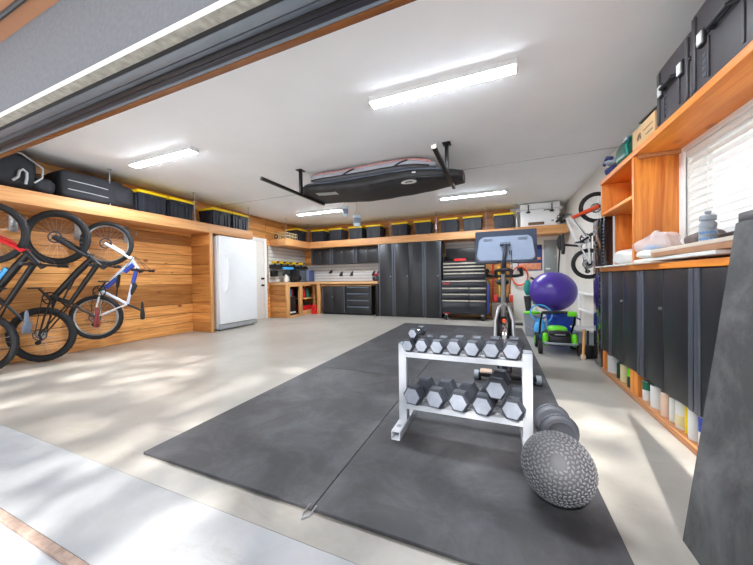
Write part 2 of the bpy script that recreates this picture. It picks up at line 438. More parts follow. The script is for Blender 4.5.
# left wall, planked with a door hole filled by door_1
def planks(mb, axis, a0, a1, fixed, thick, z0, z1, h=0.2, seed=1, skip=None):
    rnd = random.Random(seed); z = z0
    while z < z1 - 0.01:
        t = min(z + h, z1); a = a0
        while a < a1 - 0.01:
            e = min(a1, a + rnd.uniform(4.6, 9.0))
            if a1 - e < 0.6: e = a1
            if axis == 'y': mb.box(fixed - thick, fixed, a, e, z + 0.003, t - 0.003, 0.006, seg=1)
            else: mb.box(a, e, fixed, fixed + thick, z + 0.003, t - 0.003, 0.006, seg=1)
            a = e + 0.002
        z += h
mb = MB(); mb.box(XL - 0.2, XL - 0.0205, 0.95, 8.3, 0, ZC); struct('wall_left', mb, MAT['backing'])
mb = MB(); planks(mb, 'y', 0.95, 5.44, XL, 0.02, 0.0, ZC, 0.195, 3); planks(mb, 'y', 6.33, 8.10, XL, 0.02, 0.0, ZC, 0.195, 4); planks(mb, 'y', 5.44, 6.33, XL, 0.02, 2.16, ZC, 0.195, 5)
struct('wall_left', mb, MAT['plank_y'])
mb = MB(); mb.box(XL - 0.2, XR + 0.3, YB + 0.02, YB + 0.2, 0, ZC); struct('wall_back', mb, MAT['white_paint'])
mb = MB(); mb.box(XL, 0.30, YB + .0165, YB + .0198, 0, ZC); struct('wall_back', mb, MAT['backing'])
mb = MB(); planks(mb, 'x', XL, 0.30, YB, 0.016, 0.0, ZC, 0.195, 8); struct('wall_back', mb, MAT['plank_x'])
mb = MB(); mb.box(XR, XR + 0.2, 3.86, 8.3, 0, ZC); mb.box(XR2, XR + 0.2, 3.80, 3.86, 0, 2.03)
WY0, WY1, WZ0, WZ1 = 1.45, 2.98, 1.22, 1.96
mb.box(XR2, XR2 + 0.15, 0.95, 3.80, 0, WZ0); mb.box(XR2, XR2 + 0.15, 0.95, 3.80, WZ1, 2.03); mb.box(XR2, XR2 + 0.15, 0.95, 3.0, 2.03, ZC); mb.box(XR, XR + .2, 3.0, 3.86, 2.03, ZC)
mb.box(XR2, XR2 + 0.15, 0.95, WY0, WZ0, WZ1); mb.box(XR2, XR2 + 0.15, WY1, 3.80, WZ0, WZ1)
struct('wall_right', mb, MAT['white_paint'])
# front: header outside face, its weathered underside, drip edge, soffit
mb = MB(); mb.box(-6.2, 1.9, 0.85, 0.90, 2.112, 3.0); struct('wall_front', mb, MAT['header'])
mb = MB(); mb.box(-6.2, -5.3, 0.72, 0.95, 0, 2.112); mb.box(1.36, 1.9, 0.72, 0.95, 0, 2.112); struct('wall_front', mb, MAT['header'])
mb = MB(); mb.box(-6.2, 1.9, 0.8445, 0.902, 2.092, 2.1115, 0.002); struct('trim_4', mb, MAT['header_under'])
mb = MB(); mb.box(-6.2, 1.9, 0.838, 0.844, 2.083, 2.108, 0.002); struct('trim_5', mb, MAT['trim_white'])
mb = MB()
for i in range(3): mb.box(-6.2, 1.9, 0.85 - 0.22 * (i + 1) + 0.003, 0.85 - 0.22 * i, 2.555, 2.58)
struct('soffit', mb, MAT['soffit'])
mb = MB(); mb.tube([(-6.0, 0.76, 2.545), (-2.0, 0.765, 2.545), (1.5, 0.76, 2.545)], 0.012); solo('soffit_cable', mb, MAT['blackp'], 'black cable clipped along the tan soffit outside the garage', 'cable')
# raised garage door: bottom edge of the folded panels seen from below
gd = thing('garage_door', 'dark grey metal garage door raised under the front header', 'garage door', (-2.0, 1.05, 2.10))
mb = MB(); mb.box(-5.25, 1.33, 0.934, 0.984, 2.104, 2.42, 0.003); part(gd, 'door_panel', mb, MAT['doorgrey'], 'light grey panel edge')
mb = MB(); mb.box(-5.25, 1.33, 0.990, 1.014, 2.104, 2.46, 0.003); part(gd, 'door_panel', mb, MAT['doormid'])
mb = MB(); mb.box(-5.25, 1.33, 1.022, 1.050, 2.108, 2.50, 0.003); part(gd, 'door_panel', mb, MAT['doordark'])
mb = MB(); mb.box(-5.25, 1.33, 1.054, 1.082, 2.108, 2.60, 0.003); part(gd, 'door_panel', mb, MAT['doordark'])
mb = MB(); mb.box(-5.25, 1.33, 1.0145, 1.0215, 2.096, 2.12, 0.002); part(gd, 'rib', mb, MAT['blackm'])
mb = MB(); mb.box(-5.25, 1.33, 1.083, 1.093, 2.10, 2.20, 0.003); part(gd, 'rib', mb, MAT['doorgrey'])
mb = MB(); mb.box(-5.25, 1.33, 0.905, 0.932, 2.10, 2.20, 0.006); part(gd, 'rubber_seal', mb, MAT['blackr'])
mb = MB(); mb.box(-5.4, 1.33, 1.096, 1.132, 2.10, ZC, 0.004); struct('trim_6', mb, MAT['browntrim'])

# door_1 beyond the freezer
d1 = bpy.data.objects.new('door_1', None); COL.objects.link(d1); d1.location = (XL, 5.9, 0); d1['kind'] = 'structure'; ORG['door_1'] = V((XL, 5.9, 0))
mb = MB(); mb.box(XL - 0.02, XL + 0.012, 5.52, 6.24, 0.005, 2.07, 0.004); part(d1, 'door_leaf', mb, MAT['white_paint'])
mb = MB(); mb.box(XL - 0.02, XL + 0.03, 5.44, 5.52, 0, 2.16, 0.004); mb.box(XL - 0.02, XL + 0.03, 6.24, 6.33, 0, 2.16, 0.004); mb.box(XL - 0.02, XL + 0.03, 5.52, 6.24, 2.07, 2.16, 0.004); part(d1, 'door_frame', mb, MAT['trim_white'])
for z in (0.90, 1.08):
    mb = MB(); mb.lathe((XL + 0.012, 6.15, z), (1, 0, 0), [(0.03, 0), (0.03, 0.012), (0.014, 0.02), (0.014, 0.04), (0.028, 0.045), (0.028, 0.07), (0.01, 0.075)], 16); part(d1, 'door_knob' if z < 1 else 'deadbolt', mb, MAT['blackm'])

# window_1 with blinds on the right wall
w1 = bpy.data.objects.new('window_1', None); COL.objects.link(w1); w1.location = (XR2, 2.2, WZ0); w1['kind'] = 'structure'; ORG['window_1'] = V((XR2, 2.2, WZ0))
mb = MB(); mb.box(XR2 + 0.09, XR2 + 0.1, WY0, WY1, WZ0, WZ1); part(w1, 'window_glass', mb, MAT['glass'])
mb = MB()
mb.box(XR2 - 0.02, XR2 + 0.01, WY1, WY1 + 0.06, WZ0 - 0.06, WZ1 + 0.05, 0.004); mb.box(XR2 - 0.02, XR2 + 0.01, WY0 - 0.06, WY0, WZ0 - 0.06, WZ1 + 0.05, 0.004)
mb.box(XR2 - 0.02, XR2 + 0.01, WY0, WY1, WZ1, WZ1 + 0.05, 0.004); mb.box(XR2 - 0.02, XR2 + 0.01, WY0, WY1, WZ0 - 0.06, WZ0, 0.004)
mb.box(XR2 + 0.08, XR2 + 0.11, (WY0 + WY1) / 2 - .02, (WY0 + WY1) / 2 + .02, WZ0, WZ1)
parts(w1, 'window_frame', mb, MAT['trim_white'])
bl = thing('window_blind', 'white horizontal slat blind closed over the right-hand window', 'blind', (XR2 + 0.02, 2.2, WZ0))
mb = MB(); mb.box(XR2 - 0.005, XR2 + 0.05, WY0 + 0.01, WY1 - 0.01, WZ1 - 0.05, WZ1 - 0.003, 0.004); part(bl, 'headrail', mb, MAT['blind'])
mb = MB(); k = 0; z = WZ0 + 0.03
while z < WZ1 - 0.06:
    R = Matrix.Translation((XR2 + 0.022, 0, z)) @ Matrix.Rotation(math.radians(-57), 4, 'Y')
    mb.box(-0.032, 0.032, WY0 + 0.015, WY1 - 0.015, -0.0016, 0.0016, mat=R); z += 0.052
part(bl, 'slats', mb, MAT['blind'])
mb = MB()
for y in (1.7, 2.2, 2.72): mb.cyl((XR2 - 0.006, y, WZ0 + 0.02), (XR2 - 0.006, y, WZ1 - 0.04), 0.0025, n=6)
parts(bl, 'lift_cord', mb, MAT['blind'])
mb = MB(); mb.box(XR2 - 0.0, XR2 + 0.045, WY0 + 0.01, WY1 - 0.01, WZ0 + 0.002, WZ0 + 0.02, 0.003); part(bl, 'bottom_rail', mb, MAT['blind'])

# ------------------------------------------------------------------ left wall: shelf, bags, totes, freezer
def rod(x, y, z0, z1):
    mb = MB(); mb.cyl((x, y, z0), (x, y, z1), 0.006, n=8); mb.box(x - .025, x + .025, y - .025, y + .025, z1 - 0.006, z1, 0.002); return mb
ls = thing('storage_shelf', 'long pine wall shelf above the hanging bicycles and the freezer', 'shelf', (-5.58, 3.2, 2.0))
mb = MB(); mb.box(XL, -5.30, 1.27, 5.32, 2.15, 2.175, 0.002); part(ls, 'shelf_top', mb, MAT['board_y'])
mb = MB(); mb.box(-5.33, -5.30, 1.27, 5.32, 2.0, 2.149, 0.003); part(ls, 'fascia', mb, MAT['board_y'])
mb = MB(); mb.box(XL, -5.331, 1.27, 5.32, 2.0, 2.02, 0.002); part(ls, 'underside_panel', mb, MAT['board_y'])
mb = MB(); mb.box(XL, -5.331, 5.295, 5.32, 2.021, 2.149, 0.002); part(ls, 'end_panel', mb, MAT['board_x'])
for y in (2.59, 3.92, 5.24): part(ls, 'hanger_rod', rod(-5.34, y, 2.10, ZC), MAT['steel'])

def tote_mesh(w, d, h):
    """w along x, d along y, base at z 0"""
    b = MB(); t = 0.02
    def ring(z, k): return [(-w / 2 * k, -d / 2 * k, z), (w / 2 * k, -d / 2 * k, z), (w / 2 * k, d / 2 * k, z), (-w / 2 * k, d / 2 * k, z)]
    lo = [b.bm.verts.new(V(p)) for p in ring(0, 0.88)]; hi = [b.bm.verts.new(V(p)) for p in ring(h - 0.03, 0.965)]
    for i in range(4): b.bm.faces.new((lo[i], lo[(i + 1) % 4], hi[(i + 1) % 4], hi[i]))
    b.bm.faces.new(lo[::-1]); b.bm.faces.new(hi)
    b.box(-w / 2 * .985, w / 2 * .985, -d / 2 * .985, d / 2 * .985, h - 0.06, h - 0.03, 0.006)
    for s in (-1, 1):                                   # moulded ribs
        for k in (-.62, -.3, .3, .62):
            b.box(w / 2 * k - .012, w / 2 * k + .012, s * d / 2 * .93 - .012, s * d / 2 * .93 + .012, 0.03, h - .06, 0.004)
            b.box(s * w / 2 * .93 - .012, s * w / 2 * .93 + .012, d / 2 * k - .012, d / 2 * k + .012, 0.03, h - .06, 0.004)
    return b
def lid_mesh(w, d, h):
    b = MB(); b.box(-w / 2 - .012, w / 2 + .012, -d / 2 - .012, d / 2 + .012, h - 0.029, h + .016, 0.010); b.box(-w / 2 * .8, w / 2 * .8, -d / 2 * .8, d / 2 * .8, h + .0162, h + 0.026, 0.005); return b
W0, D0, H0 = 0.43, 0.45, 0.35
tote = thing('storage_tote', 'x', 'storage tote', (0, 0, 0), 'black totes with yellow lids')
part(tote, 'tote_body', tote_mesh(W0, D0, H0), MAT['tote']); part(tote, 'lid', lid_mesh(W0, D0, H0), MAT['yellow'], 'yellow lid')
for i in (-1, 1):
    mb = MB(); mb.box(i * W0 / 2 - .012, i * W0 / 2 + .012, -.06, .06, H0 - .10, H0 - .035, .004); part(tote, 'latch', mb, MAT['blackp'])
spots = [(-5.575, 3.20, 'black yellow-lidded tote on left wall shelf, beside the long black bag'),
         (-5.575, 3.70, 'black yellow-lidded tote on left wall shelf, second tote after the black bags'),
         (-5.575, 4.56, 'black yellow-lidded tote on left wall shelf, standing over the freezer door hinge'),
         (-5.575, 5.05, 'black yellow-lidded tote at the far end of the left wall shelf'),
         (-5.60, 7.33, 'black yellow-lidded tote on the short shelf return, behind the wire rack')]
bx = [-5.045, -4.425, -3.765, -3.205, -2.445, -1.815, -1.135, -0.565, 0.145]
bl_lab = ['black yellow-lidded tote in the corner of the back shelf, first over the bench',
          'black yellow-lidded tote on back shelf, second from the corner, left of the hanging cups',
          'black yellow-lidded tote on back shelf behind the two hanging cups',
          'black yellow-lidded tote on back shelf, right of the hanging cups and left of the gap',
          'black yellow-lidded tote on back shelf over the left edge of the tall cabinets',
          'black yellow-lidded tote on back shelf over the middle tall cabinet',
          'black yellow-lidded tote on back shelf over the left side of the tool chest',
          'black yellow-lidded tote on back shelf over the middle of the tool chest',
          'black yellow-lidded tote on back shelf standing next to the white cooler']
first = True
for (x, y, lab) in spots + [(x, 7.835, l) for x, l in zip(bx, bl_lab)]:
    z = 2.175 if y < 6 else 2.172
    if first: tote.location = (x, y, z); tote['label'] = lab; first = False
    else: dup(tote, (x, y, z), lab)

def soft(c, r, rot=0.0, seed=0, amp=0.06, p=3.0, n=40, m=22):
    """a superellipsoid bag with gentle lumps"""
    b = MB(); rnd = random.Random(seed); ph = [rnd.uniform(0, 6.3) for _ in range(6)]; c = V(c)
    R = Matrix.Rotation(rot, 3, 'Z')
    def sp(x): return math.copysign(abs(x) ** (2 / p), x)
    rows = []
    for j in range(m + 1):
        a = -PI / 2 + PI * j / m; row = []
        for i in range(n):
            t = 2 * PI * i / n
            k = 1 + amp * (math.sin(3 * t + ph[0] + 2 * a) * .5 + math.sin(5 * a + ph[1] + t) * .4 + math.sin(7 * t + ph[2]) * .25)
            q = V((sp(math.cos(a)) * sp(math.cos(t)) * r[0] * k, sp(math.cos(a)) * sp(math.sin(t)) * r[1] * k, sp(math.sin(a)) * r[2] * (1 if a < 0 else k)))
            row.append(b.bm.verts.new(c + R @ q))
        rows.append(row)
    for j in range(m):
        for i in range(n): b.bm.faces.new((rows[j][i], rows[j][(i + 1) % n], rows[j + 1][(i + 1) % n], rows[j + 1][i]))
    bmesh.ops.remove_doubles(b.bm, verts=b.bm.verts[:], dist=1e-5)
    return b
g1 = thing('duffel_bag', 'slouched black nylon bag with grey piping at near end of left shelf', 'bag', (-5.56, 1.62, 2.175))
part(g1, 'bag_body', soft((-5.56, 1.58, 2.415), (0.25, 0.31, 0.238), 0, 3, 0.06, 3.2), MAT['fabric'], smooth=60)
part(g1, 'end_pocket', soft((-5.50, 1.90, 2.285), (0.18, 0.13, 0.11), 0, 5, 0.09, 2.4), MAT['fabric'], smooth=60)
mb = MB(); mb.tube([(-5.44, 1.50, 2.655), (-5.36, 1.72, 2.62), (-5.305, 1.88, 2.48), (-5.31, 1.87, 2.36), (-5.305, 1.80, 2.28)], 0.010); part(g1, 'piping', mb, MAT['piping'])
mb = MB(); mb.tube([(-5.30, 1.62, 2.26), (-5.285, 1.66, 2.31), (-5.28, 1.67, 2.38), (-5.28, 1.70, 2.41), (-5.28, 1.73, 2.38), (-5.285, 1.73, 2.31), (-5.29, 1.72, 2.24)], 0.013); part(g1, 'carry_handle', mb, MAT['piping'])
g2 = thing('duffel_bag', 'long black zipped bag lying between slouched bag and yellow-lidded totes', 'bag', (-5.56, 2.45, 2.175))
part(g2, 'bag_body', soft((-5.57, 2.42, 2.372), (0.24, 0.38, 0.195), 0, 9, 0.025, 8.0), MAT['fabric'], smooth=60)
part(g2, 'end_pocket', soft((-5.53, 2.76, 2.36), (0.225, 0.19, 0.185), 0, 11, 0.06, 3.0), MAT['fabric'], smooth=60)
for z in (2.29, 2.41):
    mb = MB(); mb.tube([(-5.325, 2.12, z + .01), (-5.318, 2.35, z + .004), (-5.325, 2.56, z - .005)], 0.006); part(g2, 'piping', mb, MAT['piping'])

# freezer bay
mb = MB(); planks(mb, 'x', XL + 0.002, -5.32, 4.20, 0.045, 0.0, 1.998, 0.195, 12)
fp = thing('divider_panel', 'planked wooden end panel between the hanging bicycles and the white freezer', 'panel', (-5.58, 4.22, 0))
part(fp, 'planks', mb, MAT['plank_x'])
mb = MB(); mb.box(-5.318, -5.292, 4.19, 4.255, 0.0, 1.998, 0.003); part(fp, 'edge_trim', mb, MAT['board_z'])
fz = thing('freezer', 'tall white upright freezer standing under the left wall shelf', 'freezer', (-5.55, 4.84, 0))
mb = MB(); mb.box(-5.83, -5.335, 4.375, 5.375, 0.03, 1.96, 0.008); part(fz, 'freezer_body', mb, MAT['freezer'])
mb = MB(); mb.box(-5.325, -5.255, 4.372, 5.378, 0.135, 1.965, 0.014, seg=3); part(fz, 'freezer_door', mb, MAT['freezer'])
hd = MB(); hd.tube([(-5.256, 4.52, 0.80), (-5.20, 4.52, 0.86), (-5.175, 4.52, 0.95), (-5.175, 4.52, 1.42), (-5.20, 4.52, 1.51), (-5.256, 4.52, 1.57)], 0.026, 12)
part(fz, 'handle', hd, MAT['freezer'])
mb = MB(); mb.box(-5.33, -5.275, 4.38, 5.37, 0.03, 0.125, 0.004)
for i in range(31): mb.box(-5.276, -5.270, 4.42 + i * .03, 4.438 + i * .03, 0.05, 0.105)
part(fz, 'vent_grille', mb, MAT['grille'])
mb = MB()
for y in (4.42, 5.33):
    for x in (-5.78, -5.36): mb.cyl((x, y, 0), (x, y, 0.032), 0.02, n=10)
parts(fz, 'foot', mb, MAT['blackp'])
mb = MB(); mb.cyl((-5.256, 4.41, 1.18), (-5.25, 4.41, 1.18), 0.009, n=12); part(fz, 'lock', mb, MAT['steel'])

# ------------------------------------------------------------------ back shelf (L shaped), wire rack and cooler
bs = thing('storage_shelf', 'pine shelf along back wall with short return over the corner bench', 'shelf', (-2.2, 7.82, 1.98))
mb = MB(); mb.box(XL, 1.44, 7.55, YB, 2.15, 2.17, 0.002); mb.box(XL, -5.30, 6.48, 7.548, 2.15, 2.17, 0.002); part(bs, 'shelf_top', mb, MAT['board_x'])
mb = MB(); mb.box(-5.30, 1.44, 7.55, 7.58, 1.985, 2.149, 0.003); part(bs, 'fascia', mb, MAT['board_x'])
mb = MB(); mb.box(-5.33, -5.30, 6.48, 7.548, 1.985, 2.149, 0.003); part(bs, 'fascia', mb, MAT['board_y'])
mb = MB(); mb.box(XL, -5.332, 6.48, 6.51, 1.985, 2.149, 0.003); part(bs, 'end_panel', mb, MAT['board_x'])
mb = MB(); mb.box(1.41, 1.44, 7.582, YB, 1.985, 2.149, 0.003); part(bs, 'end_panel', mb, MAT['board_y'])
mb = MB(); mb.box(XL, 1.40, 7.582, YB, 1.985, 2.0, 0.002); mb.box(XL, -5.332, 6.512, 7.58, 1.985, 2.0, 0.002); part(bs, 'underside_panel', mb, MAT['board_x'])
for (x, y) in ((-5.335, 6.55), (-5.335, 7.56), (-2.70, 7.60), (-1.45, 7.60), (-0.25, 7.60), (0.42, 7.60)): part(bs, 'hanger_rod', rod(x, y, 2.10, ZC), MAT['steel'])
wr = thing('wire_rack', 'low pale wire rack at near end of the short shelf return', 'rack', (-5.56, 6.80, 2.172))
mb = MB()
for z in (2.175, 2.26, 2.34):
    mb.tube([(-5.78, 6.58, z), (-5.36, 6.58, z), (-5.36, 7.05, z), (-5.78, 7.05, z)], 0.006, 6, closed=True)
parts(wr, 'rail', mb, MAT['label_cream'])
mb = MB()
for k in range(8):
    y = 6.58 + k * .067; mb.cyl((-5.36, y, 2.172), (-5.36, y, 2.345), 0.005, n=6); mb.cyl((-5.78, y, 2.172), (-5.78, y, 2.345), 0.005, n=6)
for k in range(1, 6):
    x = -5.78 + k * .07; mb.cyl((x, 6.58, 2.172), (x, 6.58, 2.345), 0.005, n=6)
parts(wr, 'upright', mb, MAT['label_cream'])
mb = MB(); mb.torus((-5.70, 6.575, 2.25), (0, 1, 0), 0.05, 0.012, 24, 8); part(wr, 'hook_ring', mb, MAT['blackm'])

ck = thing('cooler', 'big white hard cooler with black latches at right end of back shelf', 'cooler', (0.89, 7.86, 2.172))
mb = MB(); mb.box(0.495, 1.285, 7.62, 8.08, 2.175, 2.56, 0.03, seg=3); part(ck, 'cooler_body', mb, MAT['white_gloss'])
mb = MB(); mb.box(0.485, 1.295, 7.605, 8.09, 2.565, 2.70, 0.025, seg=3); part(ck, 'lid', mb, MAT['white_gloss'])
for x in (0.47, 1.31):
    mb = MB(); s = 1 if x > 1 else -1; mb.box(x - .05, x + .05, 7.70, 7.98, 2.55, 2.60, 0.015); part(ck, 'handle', mb, MAT['white_gloss'])
for x in (0.66, 1.13):
    mb = MB(); mb.box(x - .012, x + .012, 7.585, 7.607, 2.50, 2.67, 0.004); mb.box(x - .04, x + .04, 7.585, 7.615, 2.48, 2.52, 0.006); part(ck, 'latch', mb, MAT['blackp'])
mb = MB(); mb.box(0.97, 1.10, 7.598, 7.6075, 2.515, 2.535, 0.003); part(ck, 'latch_strap', mb, MAT['blackp'])
mb = MB(); mb.box(0.66, 0.98, 7.6105, 7.62, 2.205, 2.27, 0.002)
part(ck, 'name_print', mb, MAT['brownmark'])
mb = MB()
mb.box(1.12, 1.17, 7.6105, 7.62, 2.26, 2.30, 0.002); part(ck, 'drain_label', mb, MAT['greyp'])

# ceiling hung cups
def cup(x, y, z, h, r, lab):
    t = thing('hanging_cup', lab, 'cup', (x, y, z), 'cups hung from the ceiling')
    mb = MB(); mb.lathe((x, y, z), (0, 0, 1), [(r * .75, 0), (r * .8, .02), (r, h * .75), (r * .92, h * .75), (r * .75, .03), (0, .03)], 20); part(t, 'cup_body', mb, MAT['cup_pale'])
    mb = MB(); mb.lathe((x, y, z + h * .2), (0, 0, 1), [(r * .86, 0), (r * .95, h * .35)], 20); part(t, 'label_band', mb, MAT['screengrey'])
    mb = MB(); mb.tube([(x - r, y, z + h * .74), (x, y, z + h * 1.1), (x + r, y, z + h * .74)], 0.004, 6); mb.cyl((x, y, z + h * 1.1), (x, y, ZC), 0.004, n=6); part(t, 'string', mb, MAT['board_z'])
cup(-2.67, 5.0, 2.215, .27, .055, 'slim pale blue cup hung from ceiling, left one of the two under the bag')
cup(-2.43, 5.0, 2.02, .27, .078, 'wider pale blue cup hung lower from ceiling, right of the slim cup')

# ------------------------------------------------------------------ bench corner
wbn = thing('workbench', 'L-shaped wooden workbench in the back left corner', 'workbench', (-4.6, 7.7, 0))
mb = MB(); mb.box(-5.26, -3.045, 7.48, YB - .01, 0.895, 0.965, 0.004); mb.box(XL + .002, -5.262, 6.43, YB - .01, 0.895, 0.965, 0.004); part(wbn, 'worktop', mb, MAT['top_wood'])
mb = MB(); planks(mb, 'x', XL + .002, -5.32, 6.455, 0.03, 0.0, 0.893, 0.15, 22); part(wbn, 'end_panel', mb, MAT['plank_x'])
mb = MB(); mb.box(-5.318, -5.25, 6.45, 6.56, 0, 0.893, 0.003); mb.box(-5.318, -5.25, 7.0, 7.13, 0, 0.893, 0.003); mb.box(-5.318, -5.25, 7.72, 7.80, 0, 0.893, 0.003)
parts(wbn, 'post', mb, MAT['board_z'])
mb = MB(); mb.box(-5.318, -5.25, 6.562, 6.998, 0, 0.05, 0.003); mb.box(-5.318, -5.25, 7.132, 7.718, 0.0, 0.13, 0.003); mb.box(-5.318, -5.25, 6.562, 6.998, 0.845, 0.893, 0.003); mb.box(-5.318, -5.25, 7.132, 7.718, 0.845, 0.893, 0.003); parts(wbn, 'rail', mb, MAT['board_y'])
mb = MB(); mb.box(XL + .01, -5.255, 7.132, 7.718, 0.46, 0.49, 0.002); part(wbn, 'shelf', mb, MAT['board_y'])
mb = MB(); mb.box(-5.02, -4.92, 7.50, 7.58, 0, 0.893, 0.003); part(wbn, 'leg', mb, MAT['board_z'])
mb = MB(); mb.box(-3.12, -3.05, 7.52, 7.60, 0, 0.893, 0.003); part(wbn, 'leg', mb, MAT['blackm'])
mb = MB(); mb.box(XL + .005, XL + .02, 6.6, 8.0, 0, 0.89); part(wbn, 'back_panel', mb, MAT['cab_dark'])
# things in the openings
rnd = random.Random(5)
pal = ['red', 'whitemark', 'blue', 'greyp', 'yellow', 'skyblue', 'blackp', 'orange', 'teal']
labs = {'red': 'red', 'whitemark': 'white', 'blue': 'blue', 'greyp': 'grey', 'yellow': 'yellow', 'skyblue': 'pale blue', 'blackp': 'black', 'orange': 'orange', 'teal': 'teal'}
rk = thing('parts_rack', 'tall black rack inside the nearer bench opening', 'rack', (-5.5, 6.78, 0.052))
mb = MB(); mb.box(-5.62, -5.36, 6.60, 6.96, 0.052, 0.56, 0.006); part(rk, 'rack_body', mb, MAT['cab_black'])
mb = MB(); mb.box(-5.358, -5.345, 6.63, 6.93, 0.10, 0.14, 0.003); part(rk, 'label_strip', mb, MAT['whitemark'])
names = [('red', 6.64, 'top left of the'), ('whitemark', 6.71, 'second along the top of the'), ('blue', 6.78, 'middle of the'), ('skyblue', 6.85, 'fourth along the top of the'), ('red', 6.92, 'far end of the')]
for i, (c, y, w) in enumerate(names):
    mb = MB(); mb.lathe((-5.46, y, 0.562), (0, 0, 1), [(0.03, 0), (0.032, 0.01), (0.032, 0.15), (0.014, 0.18), (0.014, 0.21), (0.0, 0.212)], 14)
    solo('spray_can', mb, MAT[c], '%s spray can, %s black rack in nearer bench opening' % (labs[c], w), 'can', 'spray cans in the nearer bench opening')
for i, (c, y, w) in enumerate([('teal', 7.22, 'left'), ('blackp', 7.36, 'second'), ('red', 7.28, 'between'), ('blackp', 7.50, 'third'), ('teal', 7.62, 'right')]):
    mb = MB(); x = -5.45 if i != 2 else -5.335
    mb.lathe((x, y, 0.492), (0, 0, 1), [(0.045, 0), (0.05, 0.01), (0.05, 0.2), (0.02, 0.25), (0.02, 0.28), (0, 0.282)], 14)
    solo('squeeze_bottle', mb, MAT[c], '%s bottle on the bench shelf in the farther opening, %s' % (labs[c], {'left': 'leftmost of its row', 'second': 'second in its row', 'between': 'in front of the others', 'third': 'fourth in its row', 'right': 'rightmost of its row'}[w]), 'bottle', 'bottles in the farther bench opening')
rb = thing('parts_bin', 'open red plastic bin under the shelf of the farther bench opening', 'bin', (-5.42, 7.42, 0.132))
mb = MB(); mb.box(-5.55, -5.30, 7.17, 7.69, 0.132, 0.145, 0.003); mb.box(-5.312, -5.30, 7.17, 7.69, 0.145, 0.27, 0.003); mb.box(-5.55, -5.538, 7.17, 7.69, 0.145, 0.29, 0.003); mb.box(-5.538, -5.312, 7.17, 7.182, 0.145, 0.28, 0.003); mb.box(-5.538, -5.312, 7.678, 7.69, 0.145, 0.28, 0.003)
part(rb, 'bin_body', mb, MAT['red'])
mb = MB(); mb.box(-5.50, -5.34, 7.22, 7.60, 0.147, 0.34, 0.01); part(rb, 'contents', mb, MAT['blackp'])
rx = thing('tool_box', 'small red metal box on the floor beside the bench leg', 'box', (-5.1, 7.62, 0))
mb = MB(); mb.box(-5.18, -5.04, 7.46, 7.74, 0, 0.22, 0.006); part(rx, 'box_body', mb, MAT['red'])
mb = MB(); mb.box(-5.185, -5.035, 7.455, 7.745, 0.222, 0.27, 0.006); part(rx, 'lid', mb, MAT['red'])
mb = MB(); mb.tube([(-5.11, 7.54, 0.27), (-5.11, 7.55, 0.30), (-5.11, 7.65, 0.30), (-5.11, 7.66, 0.27)], 0.007); part(rx, 'handle', mb, MAT['blackp'])

# under-bench cabinets
def door_cab(name, lab, x0, x1, yf, yb, z0, z1, ndoor=2, toe=0.06, grp=None, cat='cabinet', topmat=None, strip=0.03):
    t = thing(name, lab, cat, ((x0 + x1) / 2, (yf + yb) / 2, z0), grp)
    mb = MB(); mb.box(x0, x1, yf + .022, yb, z0 + toe, z1, 0.003); part(t, 'carcass', mb, MAT['cab_black'])
    mb = MB(); mb.box(x0 + .002, x0 + strip, yf - .004, yf + .021, z0 + toe, z1, 0.004); mb.box(x1 - strip, x1 - .002, yf - .004, yf + .021, z0 + toe, z1, 0.004); parts(t, 'edge_pull', mb, MAT['cab_grey'])
    w = (x1 - x0 - 2 * strip) / ndoor
    for i in range(ndoor):
        a = x0 + strip + i * w
        mb = MB(); mb.box(a + .0025, a + w - .0025, yf, yf + .021, z0 + toe + .004, z1 - .004, 0.004); d = part(t, 'door', mb, MAT['cab_black'])
        if i == 0:
            xx = a + w - .035 if ndoor > 1 else a + w - .035
            mb = MB(); mb.cyl((xx, yf + .001, (z0 + z1) / 2 + .1), (xx, yf - .008, (z0 + z1) / 2 + .1), 0.011, n=14); part(d, 'lock', mb, MAT['steel'])
    if toe > 0:
        mb = MB(); mb.box(x0 + .01, x1 - .01, yf + .05, yb - .01, z0, z0 + toe - .001); part(t, 'plinth', mb, MAT['cab_dark'])
    return t
door_cab('base_cabinet', 'low black two-door cabinet under the back bench, left of the drawers', -4.86, -4.10, 7.55, 8.05, 0, 0.83, 2)
dc = thing('drawer_cabinet', 'low black four-drawer cabinet under the back bench', 'cabinet', (-3.68, 7.8, 0))
mb = MB(); mb.box(-4.09, -3.27, 7.572, 8.05, 0.06, 0.83, 0.003); part(dc, 'carcass', mb, MAT['cab_black'])
mb = MB(); mb.box(-4.08, -3.28, 7.60, 8.04, 0, 0.059); part(dc, 'plinth', mb, MAT['cab_dark'])
for i in range(4):
    z = 0.075 + i * .188
    mb = MB(); mb.box(-4.04, -3.32, 7.55, 7.571, z, z + .18, 0.004); d = part(dc, 'drawer', mb, MAT['cab_black'])
    mb = MB(); mb.box(-4.02, -3.34, 7.535, 7.552, z + .145, z + .172, 0.004); part(d, 'drawer_pull', mb, MAT['vent'])
mb = MB(); mb.box(-4.88, -3.25, 7.53, 8.06, 0.832, 0.868, 0.004); solo('bench_board', mb, MAT['top_wood'], 'thin light wood top over the low black cabinets under the bench', 'worktop')

